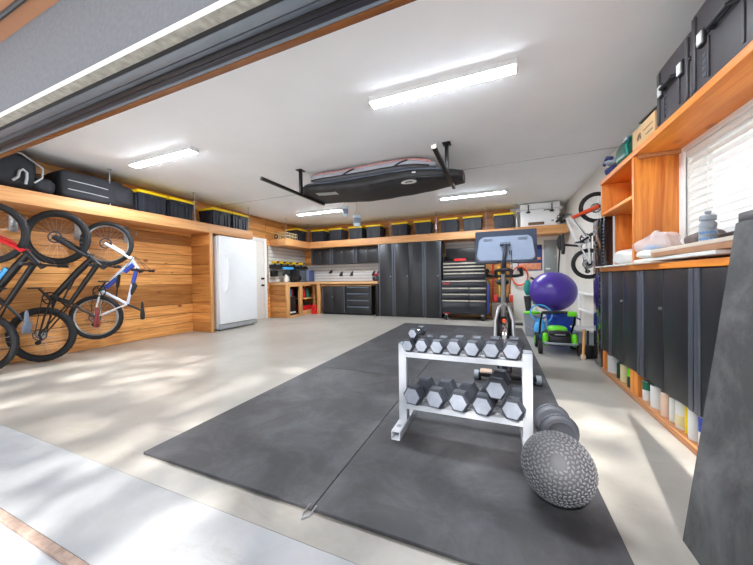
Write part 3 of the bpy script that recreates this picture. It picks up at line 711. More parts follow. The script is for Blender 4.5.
# slat walls and what hangs there
def slatwall(lab, axis, a0, a1, fx, z0, z1, pitch=0.1):
    b = MB(); n = max(1, round((z1 - z0) / pitch)); p = (z1 - z0) / n
    for i in range(n):
        za, zb = z0 + i * p + .009, z0 + (i + 1) * p - .009
        if axis == 'x': b.box(a0, a1, fx - .022, fx - .008, za, zb, 0.003, seg=1)
        else: b.box(fx + .008, fx + .022, a0, a1, za, zb, 0.003, seg=1)
    if axis == 'x': b.mi = 1; b.box(a0, a1, fx - .008, fx - .001, z0, z1)
    else: b.mi = 1; b.box(fx + .001, fx + .008, a0, a1, z0, z1)
    return solo('slatwall_panel', b, [MAT['slat_grey'], MAT['slot']], lab, 'wall panel')
slatwall('pale grey slatwall over the back bench under black wall cabinets', 'x', -5.80, -3.06, YB, 0.97, 1.50, 0.09)
slatwall('pale grey slatwall on left wall behind the tool rack', 'y', 6.40, 8.06, XL, 0.97, 1.98, 0.1)
slatwall('pale grey slatwall strip above the black tool chest', 'x', -1.30, -0.30, YB, 1.62, 1.98, 0.09)
def hook(x, z, h, lab):
    b = MB(); y = YB - .024
    b.box(x - .03, x + .03, y - .008, y, z, z + .05, 0.003); b.tube([(x, y - .006, z + .02), (x, y - .09, z - h * .4), (x, y - .12, z - h), (x, y - .15, z - h), (x, y - .17, z - h * .5)], 0.014, 8)
    b.box(x - .022, x + .022, y - .10, y - .01, z - h, z + .02, 0.006)
    return solo('wall_hook', b, MAT['blackp'], lab, 'hook', 'hooks on the back slatwall')
hook(-4.83, 1.28, .06, 'black hook on back slatwall, leftmost and bent open'); hook(-4.46, 1.22, .09, 'black hook on back slatwall, second from the bench corner')
hook(-4.10, 1.22, .09, 'black hook on back slatwall, in the middle of the row'); hook(-3.38, 1.22, .09, 'black hook on back slatwall, left one of the close pair'); hook(-3.24, 1.22, .09, 'black hook on back slatwall, right one of the close pair')
mb = MB(); mb.box(-3.20, -3.08, 8.0, 8.07, 1.36, 1.46, 0.01); solo('tape_measure', mb, MAT['yellow'], 'small yellow tool on slatwall beside the tall cabinets', 'tool')
pr = thing('hand_planer', 'red and black power tool at right end of the back bench', 'power tool', (-3.2, 7.9, 0.968))
part(pr, 'tool_body', soft((-3.20, 7.88, 1.04), (0.15, 0.09, 0.072), 0.2, 4, 0.05, 3), MAT['blackp'])
mb = MB(); mb.tube([(-3.30, 7.88, 1.09), (-3.27, 7.88, 1.17), (-3.15, 7.88, 1.17), (-3.12, 7.88, 1.09)], 0.025, 10); part(pr, 'handle', mb, MAT['red'])

# wall cabinets
for i, (a, b_, l) in enumerate([(-5.38, -4.66, 'black two-door wall cabinet over the bench, leftmost in the corner'), (-4.64, -3.87, 'black two-door wall cabinet over the bench, middle one'), (-3.85, -3.07, 'black two-door wall cabinet over the bench, next to the tall cabinets')]):
    door_cab('wall_cabinet', l, a, b_, 7.76, 8.09, 1.50, 1.98, 2, 0.0, 'wall cabinets over the bench', strip=0.05)
# tall cabinets
door_cab('tall_cabinet', 'tall black single-door cabinet at right end of the bench', -3.035, -2.60, 7.55, 8.09, 0, 1.978, 1, 0.03, 'tall black cabinets on the back wall', strip=0.045)
door_cab('tall_cabinet', 'tall black double-door cabinet in the middle of the back wall', -2.59, -1.77, 7.55, 8.09, 0, 1.978, 2, 0.03, 'tall black cabinets on the back wall', strip=0.045)
door_cab('tall_cabinet', 'tall black single-door cabinet left of the tool chest', -1.76, -1.325, 7.55, 8.09, 0, 1.978, 1, 0.03, 'tall black cabinets on the back wall', strip=0.045)

# tools on the left slatwall
tr = thing('tool_rack', 'black wall rack holding a row of yellow cordless tools on left slatwall', 'rack', (XL + .1, 7.2, 1.38))
mb = MB(); mb.box(XL + .023, XL + .23, 6.42, 7.95, 1.36, 1.40, 0.004); part(tr, 'shelf', mb, MAT['blackp'])
mb = MB()
for y in (6.43, 6.65, 6.92, 7.21, 7.53, 7.94): mb.box(XL + .023, XL + .2, y - .01, y + .01, 1.401, 1.46, 0.003)
parts(tr, 'divider', mb, MAT['blackp'])
for i, y in enumerate((6.52, 6.78, 7.06, 7.36, 7.70)):
    t = thing('cordless_drill', 'yellow and black cordless drill on the left wall rack, %s from the door' % ORDN[i], 'drill', (XL + .13, y, 1.402), 'cordless drills on the wall rack')
    mb = MB(); mb.box(XL + .09, XL + .22, y - .045, y + .045, 1.402, 1.44, 0.008); part(t, 'battery', mb, MAT['blackp'])
    mb = MB(); mb.box(XL + .11, XL + .16, y - .02, y + .02, 1.441, 1.50, 0.006); part(t, 'grip', mb, MAT['blackp'])
    mb = MB(); mb.cyl((XL + .05, y, 1.53), (XL + .22, y, 1.53), 0.036, n=14); part(t, 'motor_housing', mb, MAT['yellow'])
    mb = MB(); mb.cyl((XL + .221, y, 1.53), (XL + .29, y, 1.53), 0.024, 0.012, n=12); part(t, 'chuck', mb, MAT['blackm'])
mb = MB(); mb.box(XL + .235, XL + .32, 6.70, 7.1, 1.33, 1.40, 0.008); solo('charger_box', mb, MAT['skyblue'], 'pale blue box fixed to front of the black wall rack', 'box')
og = thing('drawer_organizer', 'black small-parts drawer organizer on the left bench', 'organizer', (-5.66, 7.55, 0.967))
mb = MB(); mb.box(-5.80, -5.56, 7.28, 7.74, 0.967, 1.33, 0.006); part(og, 'cabinet_body', mb, MAT['blackp'])
for i in range(6):
    mb = MB(); mb.box(-5.56, -5.55, 7.42, 7.72, 0.985 + i * .057, 1.03 + i * .057, 0.003); part(og, 'drawer', mb, MAT['vent'])
bc = thing('storage_box', 'tall blue metal box standing in the bench corner', 'box', (-5.6, 7.92, 0.967))
mb = MB(); mb.box(-5.76, -5.46, 7.80, 8.04, 0.967, 1.33, 0.006); part(bc, 'box_body', mb, MAT['slateblue'])
mb = MB(); mb.box(-5.72, -5.50, 7.79, 7.802, 1.0, 1.30, 0.004); part(bc, 'front_panel', mb, MAT['screengrey'])
gl = thing('glue_bottle', 'white bottle with black spout on the left bench', 'bottle', (-5.62, 6.86, 0.967))
mb = MB(); mb.lathe((-5.62, 6.86, 0.967), (0, 0, 1), [(0.06, 0), (0.075, 0.02), (0.075, 0.13), (0.03, 0.2), (0.03, 0.24), (0, 0.241)], 16); part(gl, 'bottle_body', mb, MAT['can_white'])
mb = MB(); mb.box(-5.66, -5.54, 6.83, 6.89, 1.208, 1.25, 0.008); part(gl, 'spout', mb, MAT['blackp'])
gr = thing('bench_grinder', 'black bench grinder on the left bench before the organizer', 'grinder', (-5.5, 7.14, 0.967))
mb = MB(); mb.box(-5.56, -5.42, 7.06, 7.24, 0.967, 1.0, 0.006); part(gr, 'foot_plate', mb, MAT['blackm'])
mb = MB(); mb.cyl((-5.49, 7.05, 1.08), (-5.49, 7.25, 1.08), 0.055, n=18); mb.box(-5.53, -5.45, 7.11, 7.19, 1.0, 1.05, 0.006); part(gr, 'motor', mb, MAT['blackp'])
for y in (7.0, 7.30): mb = MB(); mb.cyl((-5.49, y - .02, 1.08), (-5.49, y + .02, 1.08), 0.075, n=20); part(gr, 'wheel_guard', mb, MAT['blackm'])
mb = MB(); mb.box(XL + .023, XL + .16, 6.44, 6.64, 1.13, 1.30, 0.03); mb.torus((XL + .12, 6.54, 1.22), (1, 0, 0), 0.06, 0.02, 20, 8); solo('circular_saw', mb, MAT['blackm'], 'dark power saw hung on the left slatwall next to the door', 'power tool')
mb = MB(); mb.box(XL + .023, XL + .10, 6.95, 7.27, 1.18, 1.22, 0.01); solo('wall_bracket', mb, MAT['blackp'], 'black bracket on left slatwall above the white bottle', 'bracket')

# ------------------------------------------------------------------ tool chest
tc = thing('tool_chest', 'black rolling tool chest with long silver drawer pulls', 'tool chest', (-0.75, 7.62, 0))
mb = MB(); mb.box(-1.28, -0.235, 7.32, 7.88, 0.15, 0.98, 0.006); part(tc, 'lower_cabinet', mb, MAT['cab_black'])
mb = MB(); mb.box(-1.25, -0.265, 7.36, 7.86, 0.985, 1.40, 0.006); part(tc, 'upper_chest', mb, MAT['cab_black'])
mb = MB(); mb.box(-1.25, -0.265, 7.40, 7.42, 1.401, 1.44, 0.003); mb.box(-1.25, -1.235, 7.421, 7.86, 1.401, 1.56, 0.003); mb.box(-0.28, -0.265, 7.421, 7.86, 1.401, 1.56, 0.003); mb.box(-1.25, -0.265, 7.845, 7.86, 1.401, 1.78, 0.003); part(tc, 'top_tray', mb, MAT['blackm'])
def tdr(x0, x1, z0, z1, yf):
    mb = MB(); mb.box(x0, x1, yf, yf + .02, z0, z1, 0.004); d = part(tc, 'drawer', mb, MAT['drawer'])
    mb = MB(); mb.box(x0 + .005, x1 - .005, yf - .022, yf - .001, z1 - .038, z1 - .006, 0.005); part(d, 'drawer_pull', mb, MAT['pull'])
tdr(-1.265, -0.25, 0.80, 0.965, 7.30)
for (z0, z1) in ((0.655, 0.795), (0.50, 0.65), (0.19, 0.495)):
    tdr(-1.265, -0.63, z0, z1, 7.30); tdr(-0.625, -0.25, z0, z1, 7.30)
for (z0, z1) in ((1.0, 1.15), (1.155, 1.235), (1.24, 1.315), (1.32, 1.395)): tdr(-1.235, -0.28, z0, z1, 7.34)
mb = MB(); mb.box(-1.235, -1.09, 7.295, 7.302, 0.875, 0.905, 0.002); mb.box(-1.225, -1.1, 7.335, 7.342, 1.352, 1.378, 0.002); mb.box(-1.235, -1.09, 7.31, 7.318, 0.158, 0.18, 0.002); parts(tc, 'badge', mb, MAT['red'], 'small red badge')
for x in (-1.18, -0.33):
    for y in (7.40, 7.78):
        mb = MB(); mb.cyl((x - .025, y, 0.06), (x + .025, y, 0.06), 0.06, n=20); w = part(tc, 'caster', mb, MAT['blackr'])
        mb = MB(); mb.box(x - .035, x + .035, y - .03, y + .03, 0.105, 0.15, 0.004); mb.cyl((x - .03, y, .06), (x + .03, y, .06), .03, n=14); part(w, 'caster_fork', mb, MAT['steel'])
mb = MB(); mb.tube([(-0.235, 7.36, .90), (-0.19, 7.36, .90), (-0.19, 7.84, .90), (-0.235, 7.84, .90)], 0.014); part(tc, 'push_handle', mb, MAT['chrome'])
mb = MB(); mb.box(-0.228, -0.20, 7.34, 7.86, 0.18, 0.86, 0.006); solo('side_tray', mb, MAT['blue'], 'dark blue panel standing along right side of the tool chest', 'panel')
mb = MB(); mb.box(-1.0, -0.72, 7.50, 7.72, 1.402, 1.50, 0.01); solo('parts_case', mb, MAT['red'], 'small red case lying in the open top of the tool chest', 'case')

# ------------------------------------------------------------------ ceiling lamps
LAMPS = [(-0.47, 2.595, 'long white ceiling lamp nearest the camera, above the dumbbell rack'), (-4.14, 2.595, 'long white ceiling lamp in front of the left wall shelf'),
         (-4.04, 6.21, 'long white ceiling lamp over the corner bench, behind the ceiling rack'), (-0.465, 6.25, 'long white ceiling lamp in front of the tool chest')]
for (x, y, lab) in LAMPS:
    t = thing('ceiling_lamp', lab, 'lamp', (x, y, ZC), 'long ceiling lamps')
    mb = MB(); mb.box(x - .625, x + .625, y - .060, y + .060, ZC - .05, ZC - .001, 0.004); part(t, 'housing', mb, MAT['lamp_body'])
    mb = MB(); mb.prism([(x - .615, y - .054, ZC - .0505), (x - .615, y + .054, ZC - .0505), (x - .615, y + .054, ZC - .0535), (x - .615, y - .054, ZC - .0535)], (1.23, 0, 0)); part(t, 'diffuser', mb, MAT['lamp_glow'])
    for q in (-1, 1):
        mb = MB(); mb.box(x + q * .62 - .005, x + q * .62 + .005, y - .058, y + .058, ZC - .058, ZC - .0502, 0.003); part(t, 'end_cap', mb, MAT['lamp_body'])

# ------------------------------------------------------------------ ceiling rack with two long bags
cr = thing('ceiling_rack', 'black ceiling rack arms carrying two long board bags', 'rack', (-1.7, 3.8, ZC))
for x in (-2.80, -0.58):
    mb = MB(); mb.box(x - .022, x + .022, 3.78, 3.824, 2.362, ZC - .001, 0.004); part(cr, 'post', mb, MAT['blackm'])
    mb = MB(); mb.box(x - .05, x + .05, 3.74, 3.86, ZC - .012, ZC - .0005, 0.003); part(cr, 'ceiling_plate', mb, MAT['blackm'])
    mb = MB(); mb.box(x - .022, x + .022, 2.98, 4.45, 2.325, 2.361, 0.004); part(cr, 'arm', mb, MAT['blackm'])
    mb = MB(); mb.box(x - .024, x + .024, 2.972, 2.979, 2.323, 2.363, 0.002); part(cr, 'arm_cap', mb, MAT['crate'] if x > -1 else MAT['blackp'])
def board_bag(y0, y1, x0, x1, z0, z1, sag, nose, edge=0.5):
    """a long flat bag: outline in plan, lens section in height, sagging between the arms"""
    b = MB(); nu, nv = 44, 18
    def pt(u, v):
        # v runs round the section
        x = x0 + (x1 - x0) * u
        w = 1.0
        if u > 1 - nose: k = (u - (1 - nose)) / nose; w = 1 - .58 * k ** 1.8
        if u < .04: w = min(w, 0.93 + 1.75 * u)
        yc = (y0 + y1) / 2 + (0.0); hw = (y1 - y0) / 2 * w
        hz = (z1 - z0) / 2 * (0.45 + .55 * w) * (1 if u > .02 else .93); bt = z0 - sag * math.sin(PI * min(1, u * 1.08)) ** 2; tp = z0 + 2 * hz + 0.006 * math.sin(9 * u + 2); zc = (bt + tp) / 2; hz = (tp - bt) / 2
        a = 2 * PI * v; ce, se = math.cos(a), math.sin(a)
        p = 2 / 3.4
        return V((x, yc + math.copysign(abs(ce) ** p, ce) * hw, zc + math.copysign(abs(se) ** p, se) * hz * (1 + .05 * math.sin(13 * u + 4 * v) + .03 * math.sin(41 * u + 21 * v))))
    rows = [[b.bm.verts.new(pt(i / nu, j / nv)) for j in range(nv)] for i in range(nu + 1)]
    for i in range(nu):
        for j in range(nv): b.bm.faces.new((rows[i][j], rows[i][(j + 1) % nv], rows[i + 1][(j + 1) % nv], rows[i + 1][j]))
    b.bm.faces.new(rows[0][::-1]); b.bm.faces.new(rows[-1])
    return b, pt
BY0, BY1 = 3.86, 4.66
b1, f1 = board_bag(BY0, BY1, -2.84, -0.42, 2.363, 2.548, 0.05, 0.34)
bag1 = thing('board_bag', 'long black padded board bag with pointed end, lower on ceiling rack', 'bag', (-1.6, 4.26, 2.36))
part(bag1, 'bag_body', b1, MAT['fabric2'], smooth=70)
def along(f, v, u0, u1, r, out=0.0, n=30):
    pts = []
    for i in range(n + 1):
        u = u0 + (u1 - u0) * i / n; p = f(u, v); c = V((p.x, 4.26, p.z)); d = (p - V((p.x, (BY0 + BY1) / 2, (2.455)))).normalized(); pts.append(p + d * out)
    return pts
mb = MB(); mb.tube(along(f1, 0.5, .01, .93, 0, 0.002), 0.009, 6); part(bag1, 'zip', mb, MAT['cab_dark'])
mb = MB(); mb.tube(along(f1, 0.44, .02, .9, 0, 0.004), 0.016, 8, flat=.5); part(bag1, 'piping', mb, MAT['vent'])
mb = MB(); mb.tube(along(f1, 0.56, .48, .93, 0, 0.008), 0.018, 8, flat=.5); part(bag1, 'carry_strap', mb, MAT['cab_dark'])
mb = MB()
for i in range(1): mb.tube(along(f1, 0.5, .74, .76, 0, 0.022, 2), 0.014, 8)
part(bag1, 'buckle', mb, MAT['steel'])
def patch(f, u0, u1, v0, v1, out, nu=10, nv=4, oval=False):
    b = MB(); c0 = V((0, (BY0 + BY1) / 2, 2.45))
    def P(u, v):
        p = f(u0 + (u1 - u0) * u, v0 + (v1 - v0) * v); d = V((0, p.y - c0.y, p.z - c0.z)).normalized(); return p + d * out
    if not oval: b.grid(P, nu, nv, 0.003)
    else:
        c = b.bm.verts.new(P(.5, .5)); rim = [b.bm.verts.new(P(.5 + .5 * math.cos(2 * PI * i / 24), .5 + .5 * math.sin(2 * PI * i / 24))) for i in range(24)]
        for i in range(24): b.bm.faces.new((c, rim[i], rim[(i + 1) % 24]))
    return b
part(bag1, 'oval_emblem', patch(f1, .665, .755, .60, .68, .005, oval=True), MAT['whitemark'], 'white oval emblem')
e2 = part(bag1, 'emblem_mark', patch(f1, .69, .73, .632, .650, .009, 6, 2), MAT['blackp'])
part(bag1, 'name_strip', patch(f1, .09, .24, .625, .69, .005), MAT['whitemark'], 'white printed strip')
b2, f2 = board_bag(3.90, 4.52, -2.70, -0.78, 2.560, 2.675, 0.0, 0.22)
bag2 = thing('board_bag', 'grey and red patterned board bag on top of the black one', 'bag', (-1.7, 4.2, 2.555))
part(bag2, 'bag_body', b2, M('pale_grey_nylon', (176, 178, 188), 0.6, var=.06), smooth=70)
M_red = M('red_pattern_nylon', (206, 150, 146), 0.6, var=.35, vs=42)
c2 = 4.21
def band(v, r, u0, u1, mat, nm, flat=1.0):
    mb = MB(); pts = []
    for i in range(31):
        p = f2(u0 + (u1 - u0) * i / 30, v); pts.append(V((p.x, p.y - .002, p.z)))
    mb.tube(pts, r, 8, flat=flat); part(bag2, nm, mb, mat)
band(.40, .022, .02, .97, M_red, 'red_band'); band(.345, .018, .02, .9, MAT['blackp'], 'zip'); band(.57, .012, .0, .96, MAT['blackp'], 'piping')
for u in (.30, .72):
    mb = MB(); mb.tube([f2(u, .56) + V((0, -.006, 0)), f2(u + .05, .5) + V((0, -.010, 0)), f2(u + .10, .44) + V((0, -.006, 0))], 0.012, 6); part(bag2, 'strap', mb, MAT['blackp'])

# ------------------------------------------------------------------ bicycles
def bicycle(label, O, th, pt, R, cols, hookwall=None, tyre=0.028, group='bicycles hung on the left wall', wl=1.0, knob=.005, fkr=1.0):
    """pt holds joints as (s, z): s runs along the bicycle's own vertical plane out from the wall"""
    th = math.radians(th); u = V((math.sin(th), math.cos(th), 0)); n = V((math.cos(th), -math.sin(th), 0)); O = V((O[0], O[1], 0))
    def P(k, w=0.0):
        s, z = pt[k] if isinstance(k, str) else k
        return O + u * s + n * w + V((0, 0, z))
    base = P('rear'); base.z = pt['rear'][1] - R
    t = thing('bicycle', label, 'bicycle', base, group)
    fr, fk, dk = cols['frame'], cols['fork'], cols['dark']
    def wheel(k, nm):
        c = P(k)
        mb = MB(); mb.tyre(c, n, R - tyre, tyre, knob); w = part(t, nm, mb, MAT['blackr'], smooth=25)
        mb = MB(); mb.torus(c, n, R - 2 * tyre - .004, 0.012, 48, 8); part(w, 'rim', mb, cols.get('rim', MAT['blackm']))
        mb = MB(); mb.cyl(c - n * .045, c + n * .045, 0.018 * wl, n=14); mb.cyl(c - n * .035, c - n * .03, 0.03, n=16); mb.cyl(c + n * .03, c + n * .035, 0.03, n=16); part(w, 'hub', mb, MAT['blackm'])
        mb = MB()
        for i in range(28):
            a = 2 * PI * i / 28; a2 = a + (0.45 if i % 4 < 2 else -.45); sd = .03 if i % 2 else -.03
            d = u * math.cos(a) + V((0, 0, math.sin(a))); d2 = u * math.cos(a2) + V((0, 0, math.sin(a2)))
            mb.cyl(c + d2 * .026 + n * sd, c + d * (R - 2 * tyre - .008), 0.0016, n=5)
        part(w, 'spokes', mb, MAT['steel'])
        mb = MB(); mb.torus(c + n * .042, n, 0.07 * wl, 0.008, 28, 6, flat=.25)
        for i in range(5):
            a = 2 * PI * i / 5; mb.cyl(c + n * .042, c + n * .042 + (u * math.cos(a) + V((0, 0, math.sin(a)))) * .068 * wl, 0.004, n=6)
        part(w, 'disc_rotor', mb, MAT['rotor'])
    wheel('front', 'front_wheel'); wheel('rear', 'rear_wheel')
    # frame
    ht, hb = V(P('head')), V(P('crown')); ax = (ht - hb).normalized()
    tr = cols.get('tube', .022)
    mb = MB()
    mb.cyl(hb + ax * .01, ht, tr * 1.1, n=14)
    dn = P('bb'); mid = (hb * .75 + ht * .25); kink = mid.lerp(dn, .5) + (V((0, 0, -.0)))
    mb.tube([mid, mid.lerp(dn, .3) - u * .01, dn], [tr * 1.25, tr * 1.4, tr * 1.2], 12)
    mb.tube([hb * .2 + ht * .8, P('seat')], [tr * 1.1, tr * .9], 12)
    mb.tube([dn, P('seat')], tr, 12)
    mb.cyl(dn - n * .04, dn + n * .04, tr * 1.3, n=16)
    part(t, 'frame', mb, fr)
    mb = MB()
    for w in (-.055, .055):
        mb.tube([P('bb', w * .5), P('bb', w).lerp(P('rear', w), .5), P('rear', w)], [.013, .011, .010], 8)
        mb.tube([P('seat', w * .4), P('seat', w).lerp(P('rear', w), .35), P('rear', w)], [.010, .009, .009], 8)
    part(t, 'rear_triangle', mb, cols.get('rear', fr))
    if 'shock' in cols:
        mb = MB(); a = dn.lerp(mid, .55); b_ = P('seat').lerp(dn, .45); mb.cyl(a, a.lerp(b_, .55), .022, n=12); mb.cyl(a.lerp(b_, .5), b_, .010, n=10); part(t, 'rear_shock', mb, MAT['blackm'])
    # fork
    mb = MB(); hub = P('front')
    for w in (-.06, .06):
        c = hb + n * w; e = hub + n * w; mb.cyl(c, c.lerp(e, .5), .016 * wl * fkr, n=12); mb.cyl(c.lerp(e, .42), e, .022 * wl * fkr, n=12)
    mb.tube([hb - n * .065, hb, hb + n * .065], .02 * wl, 10)
    m_ = c = None
    part(t, 'fork', mb, fk)
    # cockpit
    bar = ht + ax * .05; fwd = (hb - hub); fwd = (fwd - ax * fwd.dot(ax))
    st = (hub - hb).normalized(); side = n
    fr_dir = (V((0, 0, 1)) * .0 + (u * ax.z - V((0, 0, 1)) * ax.dot(u)))
    if fr_dir.z < 0: fr_dir = -fr_dir
    b0 = bar + fr_dir * .05; L = cols.get('bar', .36)
    mb = MB(); mb.cyl(ht, bar + ax * .01, .02, n=12); mb.cyl(bar, b0, .018, n=10); part(t, 'stem', mb, dk)
    mb = MB(); mb.tube([b0 - n * L, b0 - n * L * .35, b0 - n * .06 - ax * -.0, b0 + n * .06, b0 + n * L * .35, b0 + n * L], .013, 10); h = part(t, 'handlebar', mb, dk)
    for s in (-1, 1):
        mb = MB(); mb.cyl(b0 + n * s * (L - .12), b0 + n * s * (L + .005), .019, n=12); part(h, 'grip', mb, MAT['blackr'])
        mb = MB(); q = b0 + n * s * (L - .14); mb.tube([q, q + fr_dir * .03 + n * s * .02, q + fr_dir * .045 + n * s * .12], .007, 8); mb.cyl(q - n * .012, q + n * .012, .022, n=10); part(h, 'brake_lever', mb, MAT['blackm'])
    # saddle
    sd = P('saddle'); sp = P('seat'); ps = (sd - sp).normalized()
    mb = MB(); mb.cyl(sp - ps * .02, sd - ps * .02, .015, n=12); part(t, 'seat_post', mb, cols.get('post', MAT['blackm']))
    sn = (V((0, 0, 1)) - ps * ps.z); sn = sn.normalized()     # nose direction, up the wall for a bicycle stood on end
    ps = u; sn = V((0, 0, 1)); mb = MB()
    prof = [(-.13, .010, .018), (-.12, .062, .022), (-.05, .070, .026), (.03, .034, .024), (.10, .020, .022), (.145, .010, .014)]
    rows = []
    for (a, hw, hh) in prof:
        row = []
        for i in range(12):
            g = 2 * PI * i / 12; row.append(mb.bm.verts.new(sd + sn * a + n * math.cos(g) * hw + ps * (math.sin(g) * hh * .8)))
        rows.append(row)
    for i in range(len(rows) - 1):
        for j in range(12): mb.bm.faces.new((rows[i][j], rows[i][(j + 1) % 12], rows[i + 1][(j + 1) % 12], rows[i + 1][j]))
    mb.bm.faces.new(rows[0]); mb.bm.faces.new(rows[-1]); part(t, 'saddle', mb, cols.get('saddle', MAT['blackr']), smooth=60)
    # drivetrain
    cw = .06
    mb = MB(); mb.torus(dn + n * cw, n, .075 * wl, .008, 30, 6, flat=.4)
    for i in range(4):
        a = 2 * PI * i / 4 + .4; mb.cyl(dn + n * cw, dn + n * cw + (u * math.cos(a) + V((0, 0, math.sin(a)))) * .072 * wl, .007, n=6)
    part(t, 'chainring', mb, MAT['blackm'])
    for s, a in ((1, cols.get('crank', .5)), (-1, cols.get('crank', .5) + PI)):
        d = u * math.cos(a) + V((0, 0, math.sin(a))); e = dn + d * .165 * wl + n * s * .085
        mb = MB(); mb.tube([dn + n * s * .07, e], [.016, .011], 8); ca = part(t, 'crank_arm', mb, MAT['blackm'])
        mb = MB(); q = e + n * s * .055
        m4 = Matrix(((u.x, n.x, 0, q.x), (u.y, n.y, 0, q.y), (0, 0, 1, q.z), (0, 0, 0, 1)))
        mb.box(-.045, .045, -.05, .05, -.009, .009, .004, mat=m4); part(ca, 'pedal', mb, MAT['blackp'])
    rc = P('rear', cw - .01)
    mb = MB()
    for k in range(5): mb.torus(rc - n * k * .004, n, .022 + .007 * k, .004, 24, 6, flat=.4)
    part(t, 'cassette', mb, MAT['steel'])
    ch = []
    d = (rc - (dn + n * cw)).normalized(); pp = d.cross(n)
    mb = MB(); mb.tube([dn + n * cw + pp * .075 * wl, rc + n * .01 + pp * .04, rc + n * .01 + d * .04, rc + n * .01 - pp * .04, dn + n * cw - pp * .075 * wl, dn + n * cw - d * .075 * wl], .005, 6, closed=True); part(t, 'chain', mb, MAT['blackm'])
    mb = MB(); mb.tube([rc, rc + d * .05 - pp * .03, rc + d * .10 + pp * -.01], .014, 8); mb.cyl(rc + d * .10 - pp * .01 - n * .012, rc + d * .10 - pp * .01 + n * .012, .028, n=14); part(t, 'derailleur', mb, MAT['blackm'])
    for hh in cols.get('bottle', []):
        a, b_ = mid.lerp(dn, .42), mid.lerp(dn, .78); o_ = (u * (b_ - a).z - V((0, 0, 1)) * (b_ - a).dot(u)).normalized() * .055
        mb = MB(); mb.lathe(a + o_, (b_ - a), [(.034, 0), (.036, .01), (.036, .13), (.02, .16), (.02, .18)], 14); part(t, 'water_bottle', mb, hh)
    mb = MB()                                               # brake and shift hoses
    for w in (-.03, .03): mb.tube([b0 + n * w * 4, b0 + fr_dir * .06 + n * w * 2, hb + fr_dir * .05 + n * w, mid.lerp(dn, .35) + fr_dir * .045 + n * w, dn + n * w], .0045, 6)
    part(t, 'hose', mb, MAT['blackp'])
    if 'mudguard' in cols:
        mb = MB(); pts = []
        for i in range(9):
            a = cols['mudguard'] + i * .16; pts.append(P('rear') + (u * math.cos(a) + V((0, 0, math.sin(a)))) * (R + .02))
        mb.tube(pts, .03, 8, flat=.3); part(t, 'mudguard', mb, MAT['vent'])
    return t, P
tA, _ = bicycle('red and black mountain bicycle hung at the near end of the left wall', (-5.38, 1.45), 50,
    dict(front=(0, 1.62), rear=(-.12, .355), head=(.43, 1.26), crown=(.31, 1.42), bb=(.02, .90), seat=(.13, .79), saddle=(.31, .57)), .355,
    dict(frame=MAT['blackm'], fork=MAT['red'], dark=MAT['blackm'], bottle=[MAT['skyblue']], tube=.029, saddle=MAT['vent'], rear=MAT['blackm']))
tB, _ = bicycle('black full-suspension mountain bicycle with brown saddle, second on the left wall', (-5.38, 2.02), 50,
    dict(front=(0, 1.635), rear=(-.18, .365), head=(.45, 1.26), crown=(.33, 1.39), bb=(-.06, .84), seat=(.12, .77), saddle=(.40, .55)), .355,
    dict(frame=MAT['blackm'], fork=MAT['blackp'], dark=MAT['blackm'], shock=1, tube=.029, saddle=MAT['brown'], crank=2.2), tyre=.034, fkr=1.35)
M_wb = M('white_blue_frame_paint', (214, 220, 236), .3, var=.1)
tC, PC = bicycle('white and blue bicycle with black saddle, third on the left wall', (-5.38, 2.56), 50,
    dict(front=(0, 1.61), rear=(-.15, .52), head=(.38, 1.23), crown=(.29, 1.40), bb=(-.08, .91), seat=(.23, .70), saddle=(.42, .585)), .325,
    dict(frame=M_wb, fork=MAT['white_gloss'], dark=MAT['blackm'], shock=1, tube=.021, rear=MAT['white_gloss'], crank=1.0, rim=MAT['steel']))
mb = MB(); a, b_ = PC((.33, 1.31)), PC('bb')
for (q0, q1) in ((.02, .30), (.55, .88)): mb.cyl(a.lerp(b_, q0), a.lerp(b_, q1), .034, n=14)
a, b_ = PC((.36, 1.24)), PC('seat'); mb.cyl(a.lerp(b_, .02), a.lerp(b_, .42), .027, n=14); part(tC, 'frame_wrap', mb, MAT['blue'], 'blue frame section')
mb = MB(); c = PC((.25, .98)); mb.tube([PC((.30, 1.05)), PC((.33, .98)), PC((.30, .90)), PC((.28, .84))], [.02, .035, .03, .015], 8); part(tC, 'saddle_bag', mb, MAT['blackp'])
# wall racks that carry the bicycles
def bikerack(y, z, lab):
    t = thing('bicycle_hook', lab, 'hook', (XL + .03, y, z), 'bicycle wall hooks')
    mb = MB(); mb.box(XL + .001, XL + .012, y - .04, y + .04, z - .22, z + .06, .003); part(t, 'wall_plate', mb, MAT['steel'])
    mb = MB(); mb.tube([(XL + .012, y, z), (XL + .10, y + .03, z + .0), (XL + .16, y + .07, z - .03), (XL + .14, y + .07, z - .10)], .009, 8); part(t, 'hook_arm', mb, MAT['steel'])
for (y, z, l) in ((1.22, 1.93, 'steel wall hook holding the red and black bicycle'), (1.78, 1.93, 'steel wall hook holding the black mountain bicycle'), (2.42, 1.9, 'steel wall hook holding the white and blue bicycle'), (3.05, 1.92, 'empty steel wall hook right of the white and blue bicycle')): bikerack(y, z, l)
def wheelrest(y, z, lab):
    b = MB(); x = XL + .004
    for q in (-.05, .05): b.tube([(x, y + q, z + .16), (x + .05, y + q, z + .16), (x + .07, y + q, z), (x + .05, y + q, z - .16), (x, y + q, z - .16)], .006, 6)
    for k in range(4): b.cyl((x + .06, y - .05, z - .12 + k * .08), (x + .06, y + .05, z - .12 + k * .08), .005, n=6)
    solo('wheel_rest', b, MAT['steel'], lab, 'bicycle rack')
wheelrest(2.90, .55, 'wire wheel rest on left wall behind the white and blue bicycle')

